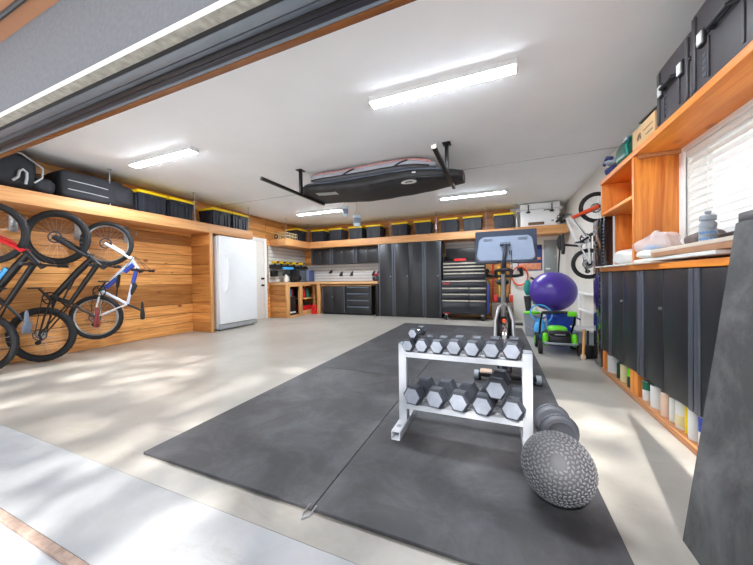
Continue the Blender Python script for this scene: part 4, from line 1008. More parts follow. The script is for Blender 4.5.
# small bicycle on the right wall, stood on end square to the wall
tD, _ = bicycle('small white and orange bicycle hung on the right wall beyond the window', (1.20, 4.66), -90,
    dict(front=(0, 1.92), rear=(.09, 1.19), head=(.35, 1.78), crown=(.27, 1.81), bb=(.11, 1.53), seat=(.20, 1.43), saddle=(.38, 1.455)), .2,
    dict(frame=MAT['white_gloss'], fork=MAT['orange'], dark=MAT['blackm'], tube=.019, bar=.2, rear=MAT['white_gloss'], crank=2.6), tyre=.018, group=None, wl=.8, knob=.002, fkr=1.5)
tD['label'] = 'small white and orange bicycle hung on the right wall beyond the window'

# ------------------------------------------------------------------ gym mats
MATS = [(-1.965, -0.772, 1.085, 2.92, 'nearest to the door on the left'), (-1.965, -0.772, 2.923, 4.757, 'middle of the left row'), (-1.965, -0.772, 4.760, 6.46, 'farthest in the left row'),
        (-0.769, 0.435, 1.085, 2.92, 'nearest to the door under the dumbbell rack'), (-0.769, 0.435, 2.923, 4.757, 'under the exercise bike'), (-0.769, 0.435, 4.760, 6.46, 'farthest on the right, before the tool chest')]
for (x0, x1, y0, y1, l) in MATS:
    mb = MB(); mb.box(x0, x1, y0, y1, 0.0005, 0.018, 0.003, seg=1); solo('rubber_mat', mb, MAT['mat'], 'black rubber floor mat, ' + l, 'mat', 'black rubber gym mats')
MT = 0.018
mb = MB(); mb.tube([(-0.785, 1.10, .0225), (-0.80, 1.06, .008), (-0.79, 1.035, .005), (-0.765, 1.06, .008), (-0.755, 1.10, .0225)], 0.004, 6); solo('wire_loop', mb, MAT['steel'], 'small wire loop sticking out at the seam of the front mats', 'wire')

# ------------------------------------------------------------------ dumbbell rack
dr = thing('dumbbell_rack', 'two-tier silver steel dumbbell rack standing on the mats', 'rack', (-0.22, 1.98, MT))
for x in (-0.60, 0.155):
    mb = MB(); mb.box(x - .027, x + .027, 1.90, 1.965, MT + .055, 0.585, .004); part(dr, 'upright', mb, MAT['silver_paint'])
    mb = MB(); mb.box(x - .0275, x + .0275, 1.899, 1.966, 0.586, 0.592, .002); part(dr, 'end_cap', mb, MAT['greyp'])
    # hollow square foot
    mb = MB(); y0, y1 = 1.74, 2.16
    mb.box(x - .029, x + .029, y0, y1, MT + .050, MT + .055, .001); mb.box(x - .029, x + .029, y0, y1, MT, MT + .005, .001); mb.box(x - .029, x - .024, y0, y1, MT + .005, MT + .05, .001); mb.box(x + .024, x + .029, y0, y1, MT + .005, MT + .05, .001)
    part(dr, 'foot', mb, MAT['silver_paint'])
    mb = MB(); mb.box(x - .012, x + .012, 1.80, 1.83, MT + .0552, MT + .058); part(dr, 'foot_plug', mb, MAT['greyp'])
for zf in (.527, .182):
    mb = MB(); mb.prism([(-.572, 1.885, zf - .020), (-.572, 1.885, zf + .014), (-.572, 1.945, zf + .017), (-.572, 1.945, zf + .011), (-.572, 1.892, zf + .008), (-.572, 1.892, zf - .020)], (.70, 0, 0)); part(dr, 'front_rail', mb, MAT['silver_paint'])
    mb = MB(); mb.prism([(-.572, 2.10, zf - .020), (-.572, 2.10, zf + .014), (-.572, 2.05, zf + .017), (-.572, 2.05, zf + .011), (-.572, 2.093, zf + .008), (-.572, 2.093, zf - .020)], (.70, 0, 0)); part(dr, 'rear_rail', mb, MAT['silver_paint'])
    for x in (-.60, .155):
        mb = MB(); mb.box(x - .006, x + .006, 1.966, 2.09, zf - .02, zf + .012, .002); part(dr, 'side_bracket', mb, MAT['silver_paint'])
def dumbbell(lab, x, y, z, r, L, hl, tilt=0.0, rot=0.0, grp=None):
    t = thing('hex_dumbbell', lab, 'dumbbell', (x, y, z), grp); R = r
    ax = V((math.sin(rot), math.cos(rot), math.sin(tilt))).normalized(); c = V((x, y, z))
    sx = V((1, 0, 0)) - ax * ax.x; sx.normalize(); sz = sx.cross(ax)
    mb = MB(); mb.cyl(c - ax * (L / 2 - .01), c + ax * (L / 2 - .01), .014, n=12); mb.cyl(c - ax * (L / 2 - hl) * .6, c + ax * (L / 2 - hl) * .6, .017, n=12); part(t, 'handle', mb, MAT['chrome'])
    for s in (-1, 1):
        mb = MB()
        def ringp(d, k): return [c + ax * s * d + (sx * math.cos(PI / 3 * i) + sz * math.sin(PI / 3 * i)) * R * k for i in range(6)]
        prof = [(L / 2 - hl, .82), (L / 2 - hl + .012, 1.0), (L / 2 - .014, 1.0), (L / 2, .84)]
        rows = [[mb.bm.verts.new(p) for p in ringp(d, k)] for d, k in prof]
        for i in range(3):
            for j in range(6): mb.bm.faces.new((rows[i][j], rows[i][(j + 1) % 6], rows[i + 1][(j + 1) % 6], rows[i + 1][j]))
        mb.bm.faces.new(rows[0]); mb.bm.faces.new(rows[-1]); h = part(t, 'head', mb, MAT['hexrub'], smooth=20)
        mb = MB(); A = [mb.bm.verts.new(p) for p in ringp(L / 2 - .001, .80)]; B = [mb.bm.verts.new(p) for p in ringp(L / 2 + .0015, .77)]
        for j in range(6): mb.bm.faces.new((A[j], A[(j + 1) % 6], B[(j + 1) % 6], B[j]))
        mb.bm.faces.new(A[::-1]); mb.bm.faces.new(B); part(h, 'end_face', mb, MAT['hexcap'], smooth=20)
    return t
TL = 0.0
top = [(-.558, .045, .17), (-.464, .050, .19), (-.364, .050, .20), (-.258, .054, .21), (-.150, .054, .22), (-.039, .0555, .23), (.074, .0575, .24)]
nm = ['small hex dumbbell at left end of the top tier', 'second hex dumbbell from the left on the top tier', 'third hex dumbbell from the left on the top tier', 'fourth hex dumbbell from the left on the top tier', 'fifth hex dumbbell from the left on the top tier', 'sixth hex dumbbell from the left on the top tier', 'large hex dumbbell at right end of the top tier']
for (x, r, L), l in zip(top, nm): dumbbell(l, x + .012, 1.875 + L / 2, .546 + r * .866, r, L, L * .3, TL, .13, 'hex dumbbells on the top tier')
dumbbell('smallest hex dumbbell, riding on top of the others at left end of top tier', -.508, 1.97, .664, .036, .17, .05, TL, .2, 'hex dumbbells on the top tier')
low = [(-.520, .069, .27), (-.373, .070, .28), (-.228, .069, .27), (-.088, .068, .28), (.075, .068, .27)]
nm = ['hex dumbbell at left end of the lower tier', 'second hex dumbbell from the left on the lower tier', 'third hex dumbbell from the left on the lower tier', 'fourth hex dumbbell on the lower tier, left under the stacked one', 'hex dumbbell at right end of the lower tier, under the stacked one']
for (x, r, L), l in zip(low, nm): dumbbell(l, x + .02, 1.855 + L / 2, .201 + r * .866, r, L, L * .30, TL, .19, 'hex dumbbells on the lower tier')
dumbbell('hex dumbbell stacked on top of two others at right of lower tier', -.002, 2.0, .362, .066, .27, .085, TL, .12, 'hex dumbbells on the lower tier')

# ------------------------------------------------------------------ slam ball and round dumbbell behind it
sb = MB(); SBc, SBr = V((.243, 1.535, MT + .149)), .149
sb.ball(SBc, SBr - .003, 48, 30)
pole = V((-.12, -.80, .58)).normalized(); pa = pole.orthogonal().normalized(); pb = pole.cross(pa)
sb.mi = 1
for j in range(1, 24):
    ph = PI * j / 24 - PI / 2
    if abs(ph) > 1.32: continue
    n_ = max(6, int(52 * math.cos(ph)))
    for i in range(n_):
        t_ = 2 * PI * (i + .5 * (j % 2)) / n_
        d = (pa * math.cos(t_) + pb * math.sin(t_)) * math.cos(ph) + pole * math.sin(ph)
        e = (-pa * math.sin(t_) + pb * math.cos(t_)); f_ = d.cross(e)
        g = math.radians(38 if j % 2 else -38); ee = e * math.cos(g) + f_ * math.sin(g); ff = d.cross(ee)
        c = SBc + d * (SBr - .0035); vs = []
        for (q, w) in ((-.011, 0), (-.006, .0042), (.006, .0042), (.011, 0), (.006, -.0042), (-.006, -.0042)): vs.append(sb.bm.verts.new(c + ee * q * .85 + ff * w))
        tp = [sb.bm.verts.new(c + d * .0035 + ee * q * .85 + ff * w) for (q, w) in ((-.008, 0), (-.005, .003), (.005, .003), (.008, 0), (.005, -.003), (-.005, -.003))]
        for k in range(6): sb.bm.faces.new((vs[k], vs[(k + 1) % 6], tp[(k + 1) % 6], tp[k])).material_index = 1
        sb.bm.faces.new(tp).material_index = 1
bmesh.ops.translate(sb.bm, verts=sb.bm.verts[:], vec=(0, 0, 0.0))
solo('slam_ball', sb, [M('slam_ball_rubber', (66, 66, 70), .6, var=.12, vs=10), M('slam_ball_tread_worn', (100, 100, 104), .6, var=.2, vs=30)], 'big black treaded slam ball on the mat at right of the dumbbell rack', 'ball', smooth=50)
rd = thing('round_dumbbell', 'dark grey dumbbell with thick round heads lying behind the slam ball', 'dumbbell', (.315, 2.06, MT))
axr = V((.12, -1, 0)).normalized(); cr_ = V((.315, 2.06, MT + .102))
mb = MB(); mb.cyl(cr_ - axr * .12, cr_ + axr * .12, .018, n=12); part(rd, 'handle', mb, MAT['chrome'])
for s in (-1, 1):
    mb = MB(); mb.lathe(cr_ + axr * s * .03, axr * s, [(.05, 0), (.088, .003), (.1, .018), (.1, .06), (.09, .072), (.07, .076), (.06, .07), (.02, .07)], 40); part(rd, 'head', mb, M('round_head_rubber', (74, 76, 83), .5, var=.1))
    mb = MB(); mb.torus(cr_ + axr * s * .07, axr, .1, .006, 40, 6); part(rd, 'rim_ring', mb, MAT['hexrub'])

# ------------------------------------------------------------------ exercise bike, seen from its front
ex = thing('exercise_bike', 'black exercise bike with big tilting screen, standing on the mats', 'exercise bike', (.06, 3.5, MT))
CX = .055
mb = MB(); mb.box(-.19, .33, 3.06, 3.15, MT + .035, MT + .075, .012); part(ex, 'front_stabilizer', mb, MAT['blackm'])
for x in (-.205, .345):
    mb = MB(); mb.cyl((x - .02, 3.10, MT + .045), (x + .02, 3.10, MT + .045), .045, n=20); w = part(ex, 'transport_wheel', mb, MAT['greyp'])
mb = MB(); mb.box(-.17, -.06, 3.05, 3.16, MT + .077, MT + .095, .006); part(ex, 'stabilizer_sleeve', mb, MAT['label_peach'])
mb = MB(); mb.box(-.20, .31, 4.10, 4.18, MT + .025, MT + .07, .012); part(ex, 'rear_stabilizer', mb, MAT['blackm'])
mb = MB()
for x in (-.18, .29):
    for y in (3.10, 4.14): mb.cyl((x, y, MT), (x, y, MT + .04), .022, n=12)
parts(ex, 'foot', mb, MAT['blackr'])
mb = MB()
mb.box(CX - .035, CX + .035, 3.12, 4.14, MT + .05, MT + .11, .01)
mb.tube([(CX, 3.9, MT + .1), (CX, 3.72, .48), (CX, 3.40, .70)], [.035, .032, .035], 12)
mb.tube([(CX, 3.72, .48), (CX, 3.92, .62)], [.03, .035], 12)
for s in (-1, 1): mb.tube([(CX + s * .045, 3.12, MT + .09), (CX + s * .062, 3.24, .33), (CX + s * .05, 3.36, .66)], [.02, .018, .022], 10)
part(ex, 'main_frame', mb, MAT['blackm'])
mb = MB(); mb.cyl((CX - .016, 3.26, .33), (CX + .016, 3.26, .33), .225, n=48); mb.torus((CX, 3.26, .33), (1, 0, 0), .205, .024, 48, 8); part(ex, 'flywheel', mb, MAT['chrome'])
mb = MB(); mb.box(CX - .05, CX + .05, 3.10, 3.14, .12, .20, .01); fx = part(ex, 'front_shroud', mb, MAT['vent'])
mb = MB(); mb.cyl((CX, 3.085, .16), (CX, 3.10, .16), .024, n=20); part(fx, 'emblem', mb, MAT['blackp'])
mb = MB(); mb.tube([(CX - .06, 3.13, .26), (CX - .085, 3.15, .42), (CX - .08, 3.18, .60), (CX - .045, 3.20, .73), (CX, 3.21, .77), (CX + .045, 3.20, .73), (CX + .08, 3.18, .60), (CX + .085, 3.15, .42), (CX + .06, 3.13, .26)], .016, 10); part(ex, 'flywheel_guard', mb, MAT['steel'])
mb = MB(); mb.cyl((CX, 3.20, .60), (CX, 3.12, .60), .018, n=16); part(ex, 'brake_cap', mb, MAT['orange'])
mb = MB(); mb.tube([(CX, 3.40, .62), (CX, 3.34, .84), (CX, 3.27, 1.10)], [.028, .022, .022], 12); part(ex, 'handlebar_post', mb, MAT['steel'])
mb = MB(); mb.tube([(CX - .15, 3.16, 1.10), (CX - .165, 3.24, 1.05), (CX - .12, 3.34, 1.04), (CX, 3.35, 1.04), (CX + .12, 3.34, 1.04), (CX + .165, 3.24, 1.05), (CX + .15, 3.16, 1.10)], .017, 10)
mb.tube([(CX - .07, 3.34, 1.05), (CX - .07, 3.10, 1.09), (CX - .03, 3.06, 1.10), (CX + .03, 3.06, 1.10), (CX + .07, 3.10, 1.09), (CX + .07, 3.34, 1.05)], .015, 10); part(ex, 'handlebar', mb, MAT['blackr'])
sc_t = Matrix.Translation((CX + .012, 3.10, 1.325)) @ Matrix.Rotation(math.radians(-8), 4, 'X')
def rrect(w, h, r, taper=0.0, n=6):
    pts = []
    for (cx, cz, a0) in ((w / 2 - r, h / 2 - r, 0), (-w / 2 + r, h / 2 - r, PI / 2), (-w / 2 + r, -h / 2 + r, PI), (w / 2 - r, -h / 2 + r, 1.5 * PI)):
        for i in range(n + 1):
            a = a0 + PI / 2 * i / n; pts.append((cx + r * math.cos(a), cz + r * math.sin(a)))
    return [(x * (1 + taper * (-z / h)), z) for x, z in pts]
mb = MB(); mb.prism([sc_t @ V((x, 0, z)) for x, z in rrect(.545, .315, .012)], sc_t.to_3x3() @ V((0, .02, 0))); sn = part(ex, 'screen', mb, MAT['bezel'])
mb = MB(); A = [sc_t @ V((x, 0.0, z - .025)) for x, z in rrect(.50, .245, .05, .12)]; B = [sc_t @ V((x * .96, -.035, z * .95 - .025)) for x, z in rrect(.50, .245, .05, .12)]
va = [mb.bm.verts.new(p) for p in A]; vb = [mb.bm.verts.new(p) for p in B]
for i in range(len(va)): mb.bm.faces.new((va[i], va[(i + 1) % len(va)], vb[(i + 1) % len(va)], vb[i]))
mb.bm.faces.new(va); mb.bm.faces.new(vb[::-1]); part(sn, 'rear_cover', mb, MAT['screengrey'])
mb = MB()
for s in (-1, 1):
    for k in range(3): mb.box(s * .15 - .042, s * .15 + .042, -.0375, -.034, .048 + k * .010, .054 + k * .010, .002, mat=sc_t)
parts(sn, 'speaker_vent', mb, MAT['vent'])
mb = MB()
for s in (-1, 1): mb.box(s * .155 - .09, s * .155 + .09, -.045, -.002, -.168, -.146, .008, mat=sc_t)
parts(sn, 'speaker_foot', mb, MAT['bezel'])
mb = MB(); mb.box(.035, .045, -.0375, -.034, -.09, -.05, .001, mat=sc_t); mb.box(.05, .06, -.0375, -.034, -.10, -.05, .001, mat=sc_t); part(sn, 'ports', mb, MAT['blackp'])
mb = MB(); mb.box(-.045, .045, -.0365, -.0345, .026, .034, .001, mat=sc_t); part(sn, 'name_print', mb, MAT['vent'])
mb = MB(); a = sc_t @ V((0, -.045, .005)); mb.cyl(sc_t @ V((-.045, -.048, .005)), sc_t @ V((.045, -.048, .005)), .014, n=14); mb.tube([a, sc_t @ V((0, -.055, -.05)), (CX, 3.06, 1.18), (CX, 3.12, 1.12), (CX, 3.27, 1.08)], [.018, .018, .02, .024, .026], 12); part(ex, 'screen_arm', mb, MAT['bezel'])
mb = MB(); mb.tube([sc_t @ V((.055, -.037, -.10)), (CX + .07, 3.04, 1.10), (CX + .05, 3.12, .9), (CX + .02, 3.2, .7)], .004, 6); part(ex, 'cable', mb, MAT['blackp'])
mb = MB(); mb.tube([(CX, 3.92, .62), (CX, 3.95, .92)], .022, 12); part(ex, 'seat_post', mb, MAT['steel'])
part(ex, 'saddle', soft((CX, 3.94, .97), (.075, .135, .04), 0, 2, .03, 2.3, 24, 14), MAT['blackr'], smooth=60)
mb = MB(); mb.cyl((CX - .07, 3.66, .36), (CX + .07, 3.66, .36), .035, n=16); mb.cyl((CX + .045, 3.66, .36), (CX + .06, 3.66, .36), .09, n=28); part(ex, 'crank_hub', mb, MAT['blackm'])
for s in (-1, 1):
    mb = MB(); mb.tube([(CX + s * .085, 3.66, .36), (CX + s * .10, 3.62 + s * .06, .36 + s * .14)], .013, 8); c_ = part(ex, 'crank_arm', mb, MAT['steel'])
    mb = MB(); mb.box(CX + s * .15 - .05, CX + s * .15 + .05, 3.62 + s * .06 - .045, 3.62 + s * .06 + .045, .36 + s * .14 - .012, .36 + s * .14 + .012, .004); part(c_, 'pedal', mb, MAT['blackp'])
    mb = MB(); mb.box(CX + s * .075 - .02, CX + s * .075 + .02, 3.44, 3.50, .76, .84, .01); part(ex, 'bottle_holder', mb, MAT['red'] if s < 0 else MAT['orange'])

# ------------------------------------------------------------------ right back corner
ep = thing('electrical_panel', 'grey electrical panel door on the white back wall', 'electrical panel', (1.165, 8.1, 1.12))
mb = MB(); mb.box(1.03, 1.30, YB - .0, YB + .019, 1.11, 1.90, .003); part(ep, 'panel_frame', mb, MAT['panelgrey'])
mb = MB(); mb.box(1.05, 1.28, YB - .012, YB - .001, 1.14, 1.87, .003); d = part(ep, 'panel_door', mb, MAT['panelgrey'])
mb = MB(); mb.box(1.255, 1.27, YB - .018, YB - .012, 1.47, 1.53, .002); part(d, 'latch', mb, MAT['steel'])
mb = MB(); mb.box(1.065, 1.16, YB - .0135, YB - .012, 1.20, 1.23); part(d, 'label_sticker', mb, MAT['whitemark'])
po = thing('wall_poster', 'blue and orange poster on the back wall behind the exercise bike screen', 'poster', (.80, 8.1, 1.18))
mb = MB(); mb.box(.46, .99, YB + .005, YB + .019, 1.18, 1.80, .001); part(po, 'sheet', mb, MAT['posterblue'])
mb = MB(); mb.box(.48, .97, YB + .003, YB + .0049, 1.20, 1.36, .0005); mb.box(.89, .96, YB + .003, YB + .0049, 1.44, 1.50, .0005); parts(po, 'printed_patch', mb, MAT['posterorange'])
# vertical tools on the plank wall between chest and bike
def pole(name, lab, cat, p0, p1, r, mat, head=None):
    t = thing(name, lab, cat, p1)
    mb = MB(); mb.tube([p0, p1], r, 10); part(t, 'shaft', mb, mat)
    if head: head(t)
    return t
def h1(t):
    mb = MB(); mb.box(-.16, -.06, 7.94, 8.0, .02, .30, .01); part(t, 'head', mb, MAT['blackm'])
pole('long_handled_tool', 'red-handled long tool leaning on planks right of the tool chest', 'tool', (-.11, 8.02, 1.40), (-.11, 7.97, .02), .02, MAT['red'], h1)
def h2(t):
    mb = MB(); mb.box(.00, .12, 7.93, 7.99, .02, .26, .01); part(t, 'head', mb, MAT['blackm'])
pole('long_handled_tool', 'orange-handled long tool leaning behind the exercise bike frame', 'tool', (.02, 8.04, 1.30), (.06, 7.96, .02), .018, MAT['yellow'], h2)
mb = MB(); mb.box(-.14, .34, 7.62, 7.88, 0.0, .42, .01); bxx = solo('storage_crate', mb, MAT['crate'], 'grey-brown crate on the floor behind the exercise bike flywheel', 'crate')
mb = MB(); mb.box(-.10, .30, 7.64, 7.86, .422, .55, .02); solo('tool_bag', mb, MAT['blackp'], 'dark bag lying on the grey-brown crate behind the exercise bike', 'bag')
hs = MB(); pts = []
for i in range(60):
    a = 2 * PI * i / 20; pts.append((.50 + (.17 + .004 * (i // 20)) * math.cos(a), YB - .06 - .01 * (i // 20), 1.05 + (.22 + .006 * (i // 20)) * math.sin(a)))
hs.tube(pts, .013, 8); solo('garden_hose', hs, MAT['orange'], 'orange-red hose looped on the back wall beside the exercise bike', 'hose')
mb = MB(); mb.box(.44, .56, YB - .10, YB + .018, 1.20, 1.25, .006); solo('hose_hanger', mb, MAT['blackp'], 'small black bracket on the back wall holding the orange-red hose', 'bracket')
# leaf blower / bucket / blue things
lb = thing('leaf_blower', 'teal and black leaf blower standing behind the grey bucket', 'leaf blower', (.56, 6.35, 0.0))
mb = MB(); mb.tube([(.53, 6.3, 0.02), (.54, 6.34, .40), (.53, 6.36, .66)], [.045, .05, .07], 14); part(lb, 'blow_tube', mb, MAT['blackp'])
part(lb, 'motor_housing', soft((.53, 6.36, .82), (.06, .075, .15), 0, 6, .04, 2.6, 24, 14), MAT['teal'], smooth=60)
mb = MB(); mb.tube([(.60, 6.36, .78), (.66, 6.36, .84), (.66, 6.36, .96), (.58, 6.36, 1.02)], .022, 10); part(lb, 'handle', mb, MAT['blackp'])
bk = thing('bucket', 'grey plastic bucket with a lime rag over its rim, beside the mower', 'bucket', (.565, 5.80, 0.0))
mb = MB(); mb.lathe((.565, 5.80, 0), (0, 0, 1), [(.11, 0), (.118, .006), (.15, .36), (.158, .362), (.158, .375), (.145, .375), (.112, .02), (0, .02)], 32); part(bk, 'bucket_body', mb, MAT['greyp'])
mb = MB(); mb.tube([(.41, 5.80, .35), (.405, 5.72, .20), (.565, 5.64, .13), (.715, 5.72, .20), (.72, 5.80, .35)], .005, 6); part(bk, 'bail_handle', mb, MAT['steel'])
mb = soft((.535, 5.70, .41), (.13, .07, .03), .1, 8, .1, 2.2, 20, 10); solo('cloth_rag', mb, MAT['green'], 'lime green rag hanging over the grey bucket', 'rag', smooth=60)
part_t = thing('spray_bottle', 'small pale bottle standing up out of the grey bucket', 'bottle', (.605, 5.84, .02))
mb = MB(); mb.lathe((.605, 5.84, .022), (0, 0, 1), [(.045, 0), (.048, .4), (.02, .47), (.02, .52), (0, .521)], 16); part(part_t, 'bottle_body', mb, MAT['can_white'])
mb = MB(); mb.box(.565, .655, 5.82, 5.86, .545, .60, .006); part(part_t, 'spray_head', mb, MAT['teal'])
hb = thing('net_bag', 'pale blue mesh bag with hoop rim slumped between bucket and mower', 'bag', (.6, 5.13, 0))
mb = MB(); mb.torus((.57, 4.80, .50), (.15, -.8, .55), .14, .010, 40, 8); part(hb, 'hoop_rim', mb, MAT['skyblue'])
part(hb, 'bag_body', soft((.60, 5.13, .19), (.085, .13, .19), 0, 12, .16, 2.2, 28, 18), MAT['skyblue'], smooth=40)
# exercise ball resting on the mower handles
ball = MB(); ball.ball((.775, 5.20, .80), (.322, .322, .30), 48, 30); 
solo('exercise_ball', ball, MAT['purple'], 'big purple exercise ball perched above the green mower', 'ball', smooth=80)
tub = thing('storage_tub', 'blue plastic tub under the purple exercise ball', 'tub', (.93, 5.47, 0))
mb = MB(); mb.lathe((.93, 5.47, 0), (0, 0, 1), [(.17, 0), (.18, .01), (.205, .40), (.22, .405), (.22, .42), (.195, .42), (.165, .02), (0, .02)], 36); part(tub, 'tub_body', mb, MAT['blue_tarp'])
mb = MB()
for s in (-1, 1): mb.tube([(.93 + s * .205, 5.43, .38), (.93 + s * .25, 5.44, .35), (.93 + s * .25, 5.50, .35), (.93 + s * .205, 5.51, .38)], .01, 8)
parts(tub, 'handle', mb, MAT['blue_tarp'])
mw = thing('lawn_mower', 'lime green and black lawn mower with folded handle, facing the door', 'lawn mower', (.745, 4.64, 0))
MX, MY = .745, 4.64
b = soft((MX, MY + .03, .19), (.185, .22, .10), 0, 20, .015, 3.2, 40, 18); part(mw, 'deck', b, MAT['blackp'], smooth=60)
b = soft((MX, MY + .02, .305), (.115, .14, .05), 0, 21, .01, 3.0, 32, 14); part(mw, 'motor_cover', b, MAT['green'], smooth=60)
b = soft((MX, MY - .13, .27), (.125, .06, .045), 0, 22, .01, 3.0, 32, 14); part(mw, 'vent_cover', b, MAT['cab_dark'], smooth=60)
for s in (-1, 1):
    b = soft((MX + s * .165, MY - .15, .195), (.034, .05, .085), 0, 23, .01, 2.8, 20, 14); part(mw, 'corner_guard', b, MAT['green'], smooth=60)
    for (yy, r_) in ((MY - .16, .085), (MY + .24, .11)):
        mb = MB(); x = MX + s * .225; mb.cyl((x - .022, yy, r_), (x + .022, yy, r_), r_, n=28); w = part(mw, 'wheel', mb, MAT['blackr'])
        mb = MB(); mb.cyl((x + s * .0225 - .002, yy, r_), (x + s * .0225 + .002, yy, r_), r_ * .55, n=20); part(w, 'wheel_hub', mb, MAT['green'] if yy > MY else MAT['blackp'])
mb = MB(); mb.tube([(MX - .19, MY - .19, .155), (MX - .1, MY - .23, .155), (MX + .1, MY - .23, .155), (MX + .19, MY - .19, .155)], .016, 10); part(mw, 'front_bar', mb, MAT['greyp'])
mb = MB()
for s in (-1, 1): mb.tube([(MX + s * .19, MY + .22, .20), (MX + s * .20, MY + .02, .40), (MX + s * .19, MY - .08, .54)], .014, 10)
part(mw, 'handle_frame', mb, MAT['blackm'])
mb = MB(); mb.tube([(MX - .19, MY - .08, .54), (MX, MY - .10, .555), (MX + .19, MY - .08, .54)], .020, 10); part(mw, 'handle_bar', mb, MAT['blackr'])
mb = MB(); mb.box(MX + .10, MX + .20, MY - .13, MY - .06, .50, .565, .012); part(mw, 'switch_box', mb, MAT['green'])
mb = MB(); mb.box(MX - .06, MX + .06, MY - .195, MY - .187, .262, .275, .002); part(mw, 'name_print', mb, MAT['greyp'])
# long black tool in the corner
def h3(t):
    mb = MB(); mb.ball((1.18, 7.02, 1.72), (.055, .05, .16), 20, 12); part(t, 'brush_head', mb, MAT['blackr'])
pole('yard_tool', 'long black-headed yard tool standing upright in the corner by the electrical panel', 'tool', (1.18, 7.02, 1.62), (1.08, 6.98, 0.0), .016, MAT['blackm'], h3)
pf = thing('pipe_rack', 'white pipe frame standing against the right wall behind the ball', 'rack', (1.36, 5.7, 0))
for (z) in (.42, .72):
    mb = MB(); mb.tube([(1.40, 5.0, z), (1.40, 6.5, z)], .022, 10); part(pf, 'cross_pipe', mb, MAT['white_gloss'])
for y in (5.02, 6.48):
    mb = MB(); mb.tube([(1.40, y, 0), (1.40, y, .74)], .022, 10); part(pf, 'upright_pipe', mb, MAT['white_gloss'])
cl = thing('clear_tote', 'cloudy plastic tote on the floor by the black locker', 'tote', (1.16, 4.98, 0))
mb = MB(); mb.prism([(1.03, 4.78, .0), (1.31, 4.78, 0), (1.33, 4.78, .26), (1.01, 4.78, .26)], (0, .42, 0)); part(cl, 'tote_body', mb, MAT['greyp'])
mb = MB(); mb.box(1.0, 1.34, 4.77, 5.21, .262, .285, .006); part(cl, 'lid', mb, MAT['can_white'])
def h4(t):
    mb = MB(); mb.box(1.0, 1.09, 4.36, 4.42, 0.0, .17, .012); part(t, 'blade', mb, MAT['blackm'])
pole('edging_spade', 'small spade with black blade leaning in front of the black locker', 'spade', (1.045, 4.44, .34), (1.03, 4.40, .10), .014, MAT['blackp'], h4)
def h5(t):
    mb = MB(); mb.box(.94, .99, 4.29, 4.33, 0.0, .06, .008); part(t, 'head', mb, MAT['label_peach'])
pole('wooden_stake', 'short wooden-handled hand tool standing beside the small black spade', 'tool', (.985, 4.34, .37), (.965, 4.31, .03), .017, MAT['board_z'], h5)

# ------------------------------------------------------------------ right wall: black locker, cabinets on a plinth, worktop
lk = thing('metal_locker', 'tall narrow glossy black metal locker at far end of the right cabinets', 'locker', (1.09, 4.04, 0))
mb = MB(); mb.box(1.062, 1.138, 3.868, 4.21, 0.0, 1.67, .004); part(lk, 'locker_body', mb, M('locker_gloss_black', (26, 26, 30), .12, var=.05, coat=.6))
mb = MB(); mb.box(1.045, 1.061, 3.92, 4.205, .03, 1.66, .003); part(lk, 'door', mb, M('locker_door_gloss', (28, 28, 34), .1, var=.05, coat=.6))
mb = MB()
for k in range(40): mb.box(1.056, 1.0625, 3.885, 3.905, .12 + k * .037, .138 + k * .037)
part(lk, 'slotted_strip', mb, MAT['vent'])
pf2 = thing('cabinet_plinth', 'low orange timber platform under the black right-hand cabinets', 'platform', (1.18, 2.6, 0))
mb = MB(); mb.box(1.03, 1.32, 1.0, 3.86, 0.0, .045, .003); part(pf2, 'base_board', mb, MAT['ply_y'])
mb = MB()
for (ya, yb) in ((3.80, 3.86), (3.00, 3.15), (1.90, 2.0), (1.02, 1.12)):
    mb = MB(); mb.box(1.04, 1.30, ya, yb, .0455, .238, .003); part(pf2, 'riser_block', mb, MAT['fir_z'])
def rcab(lab, y0, y1):
    t = thing('garage_cabinet', lab, 'cabinet', (1.18, (y0 + y1) / 2, .24), 'black cabinets along the right wall')
    mb = MB(); mb.box(1.052, 1.325, y0 + .002, y1 - .002, .24, 1.068, .003); part(t, 'carcass', mb, MAT['cab_black'])
    s = .05 if y1 - y0 > .4 else .02
    for (a, b_) in ((y0 + .004, y0 + s), (y1 - s, y1 - .004)):
        mb = MB(); mb.box(1.022, 1.0515, a, b_ , .24, 1.066, .006); part(t, 'edge_pull', mb, MAT['cab_grey'])
    n_ = 2 if y1 - y0 > .4 else 1; w = (y1 - y0 - 2 * s) / n_
    for i in range(n_):
        mb = MB(); mb.box(1.03, 1.051, y0 + s + i * w + .002, y0 + s + (i + 1) * w - .002, .243, 1.064, .004); d = part(t, 'door', mb, MAT['cab_black'])
        if n_ == 2:
            yy = y0 + s + w + (.03 if i else -.03)
            if i: mb = MB(); mb.cyl((1.031, yy, .80), (1.018, yy, .80), .011, n=14); part(d, 'lock', mb, MAT['steel'])
for (a, b_, l) in ((3.60, 3.86, 'narrow black cabinet at far end of the right row, next to the locker'), (2.915, 3.598, 'black two-door cabinet over the far paint cans'), (2.23, 2.913, 'black two-door cabinet over the nearer paint cans, before the leaning mat'), (1.545, 2.228, 'black two-door cabinet partly hidden behind the leaning mat')): rcab(l, a, b_)
mb = MB(); mb.box(1.02, 1.325, 1.0, 3.86, 1.0705, 1.112, .003); solo('worktop', mb, MAT['fir_y'], 'orange fir worktop along the black right-hand cabinets under the window', 'worktop')
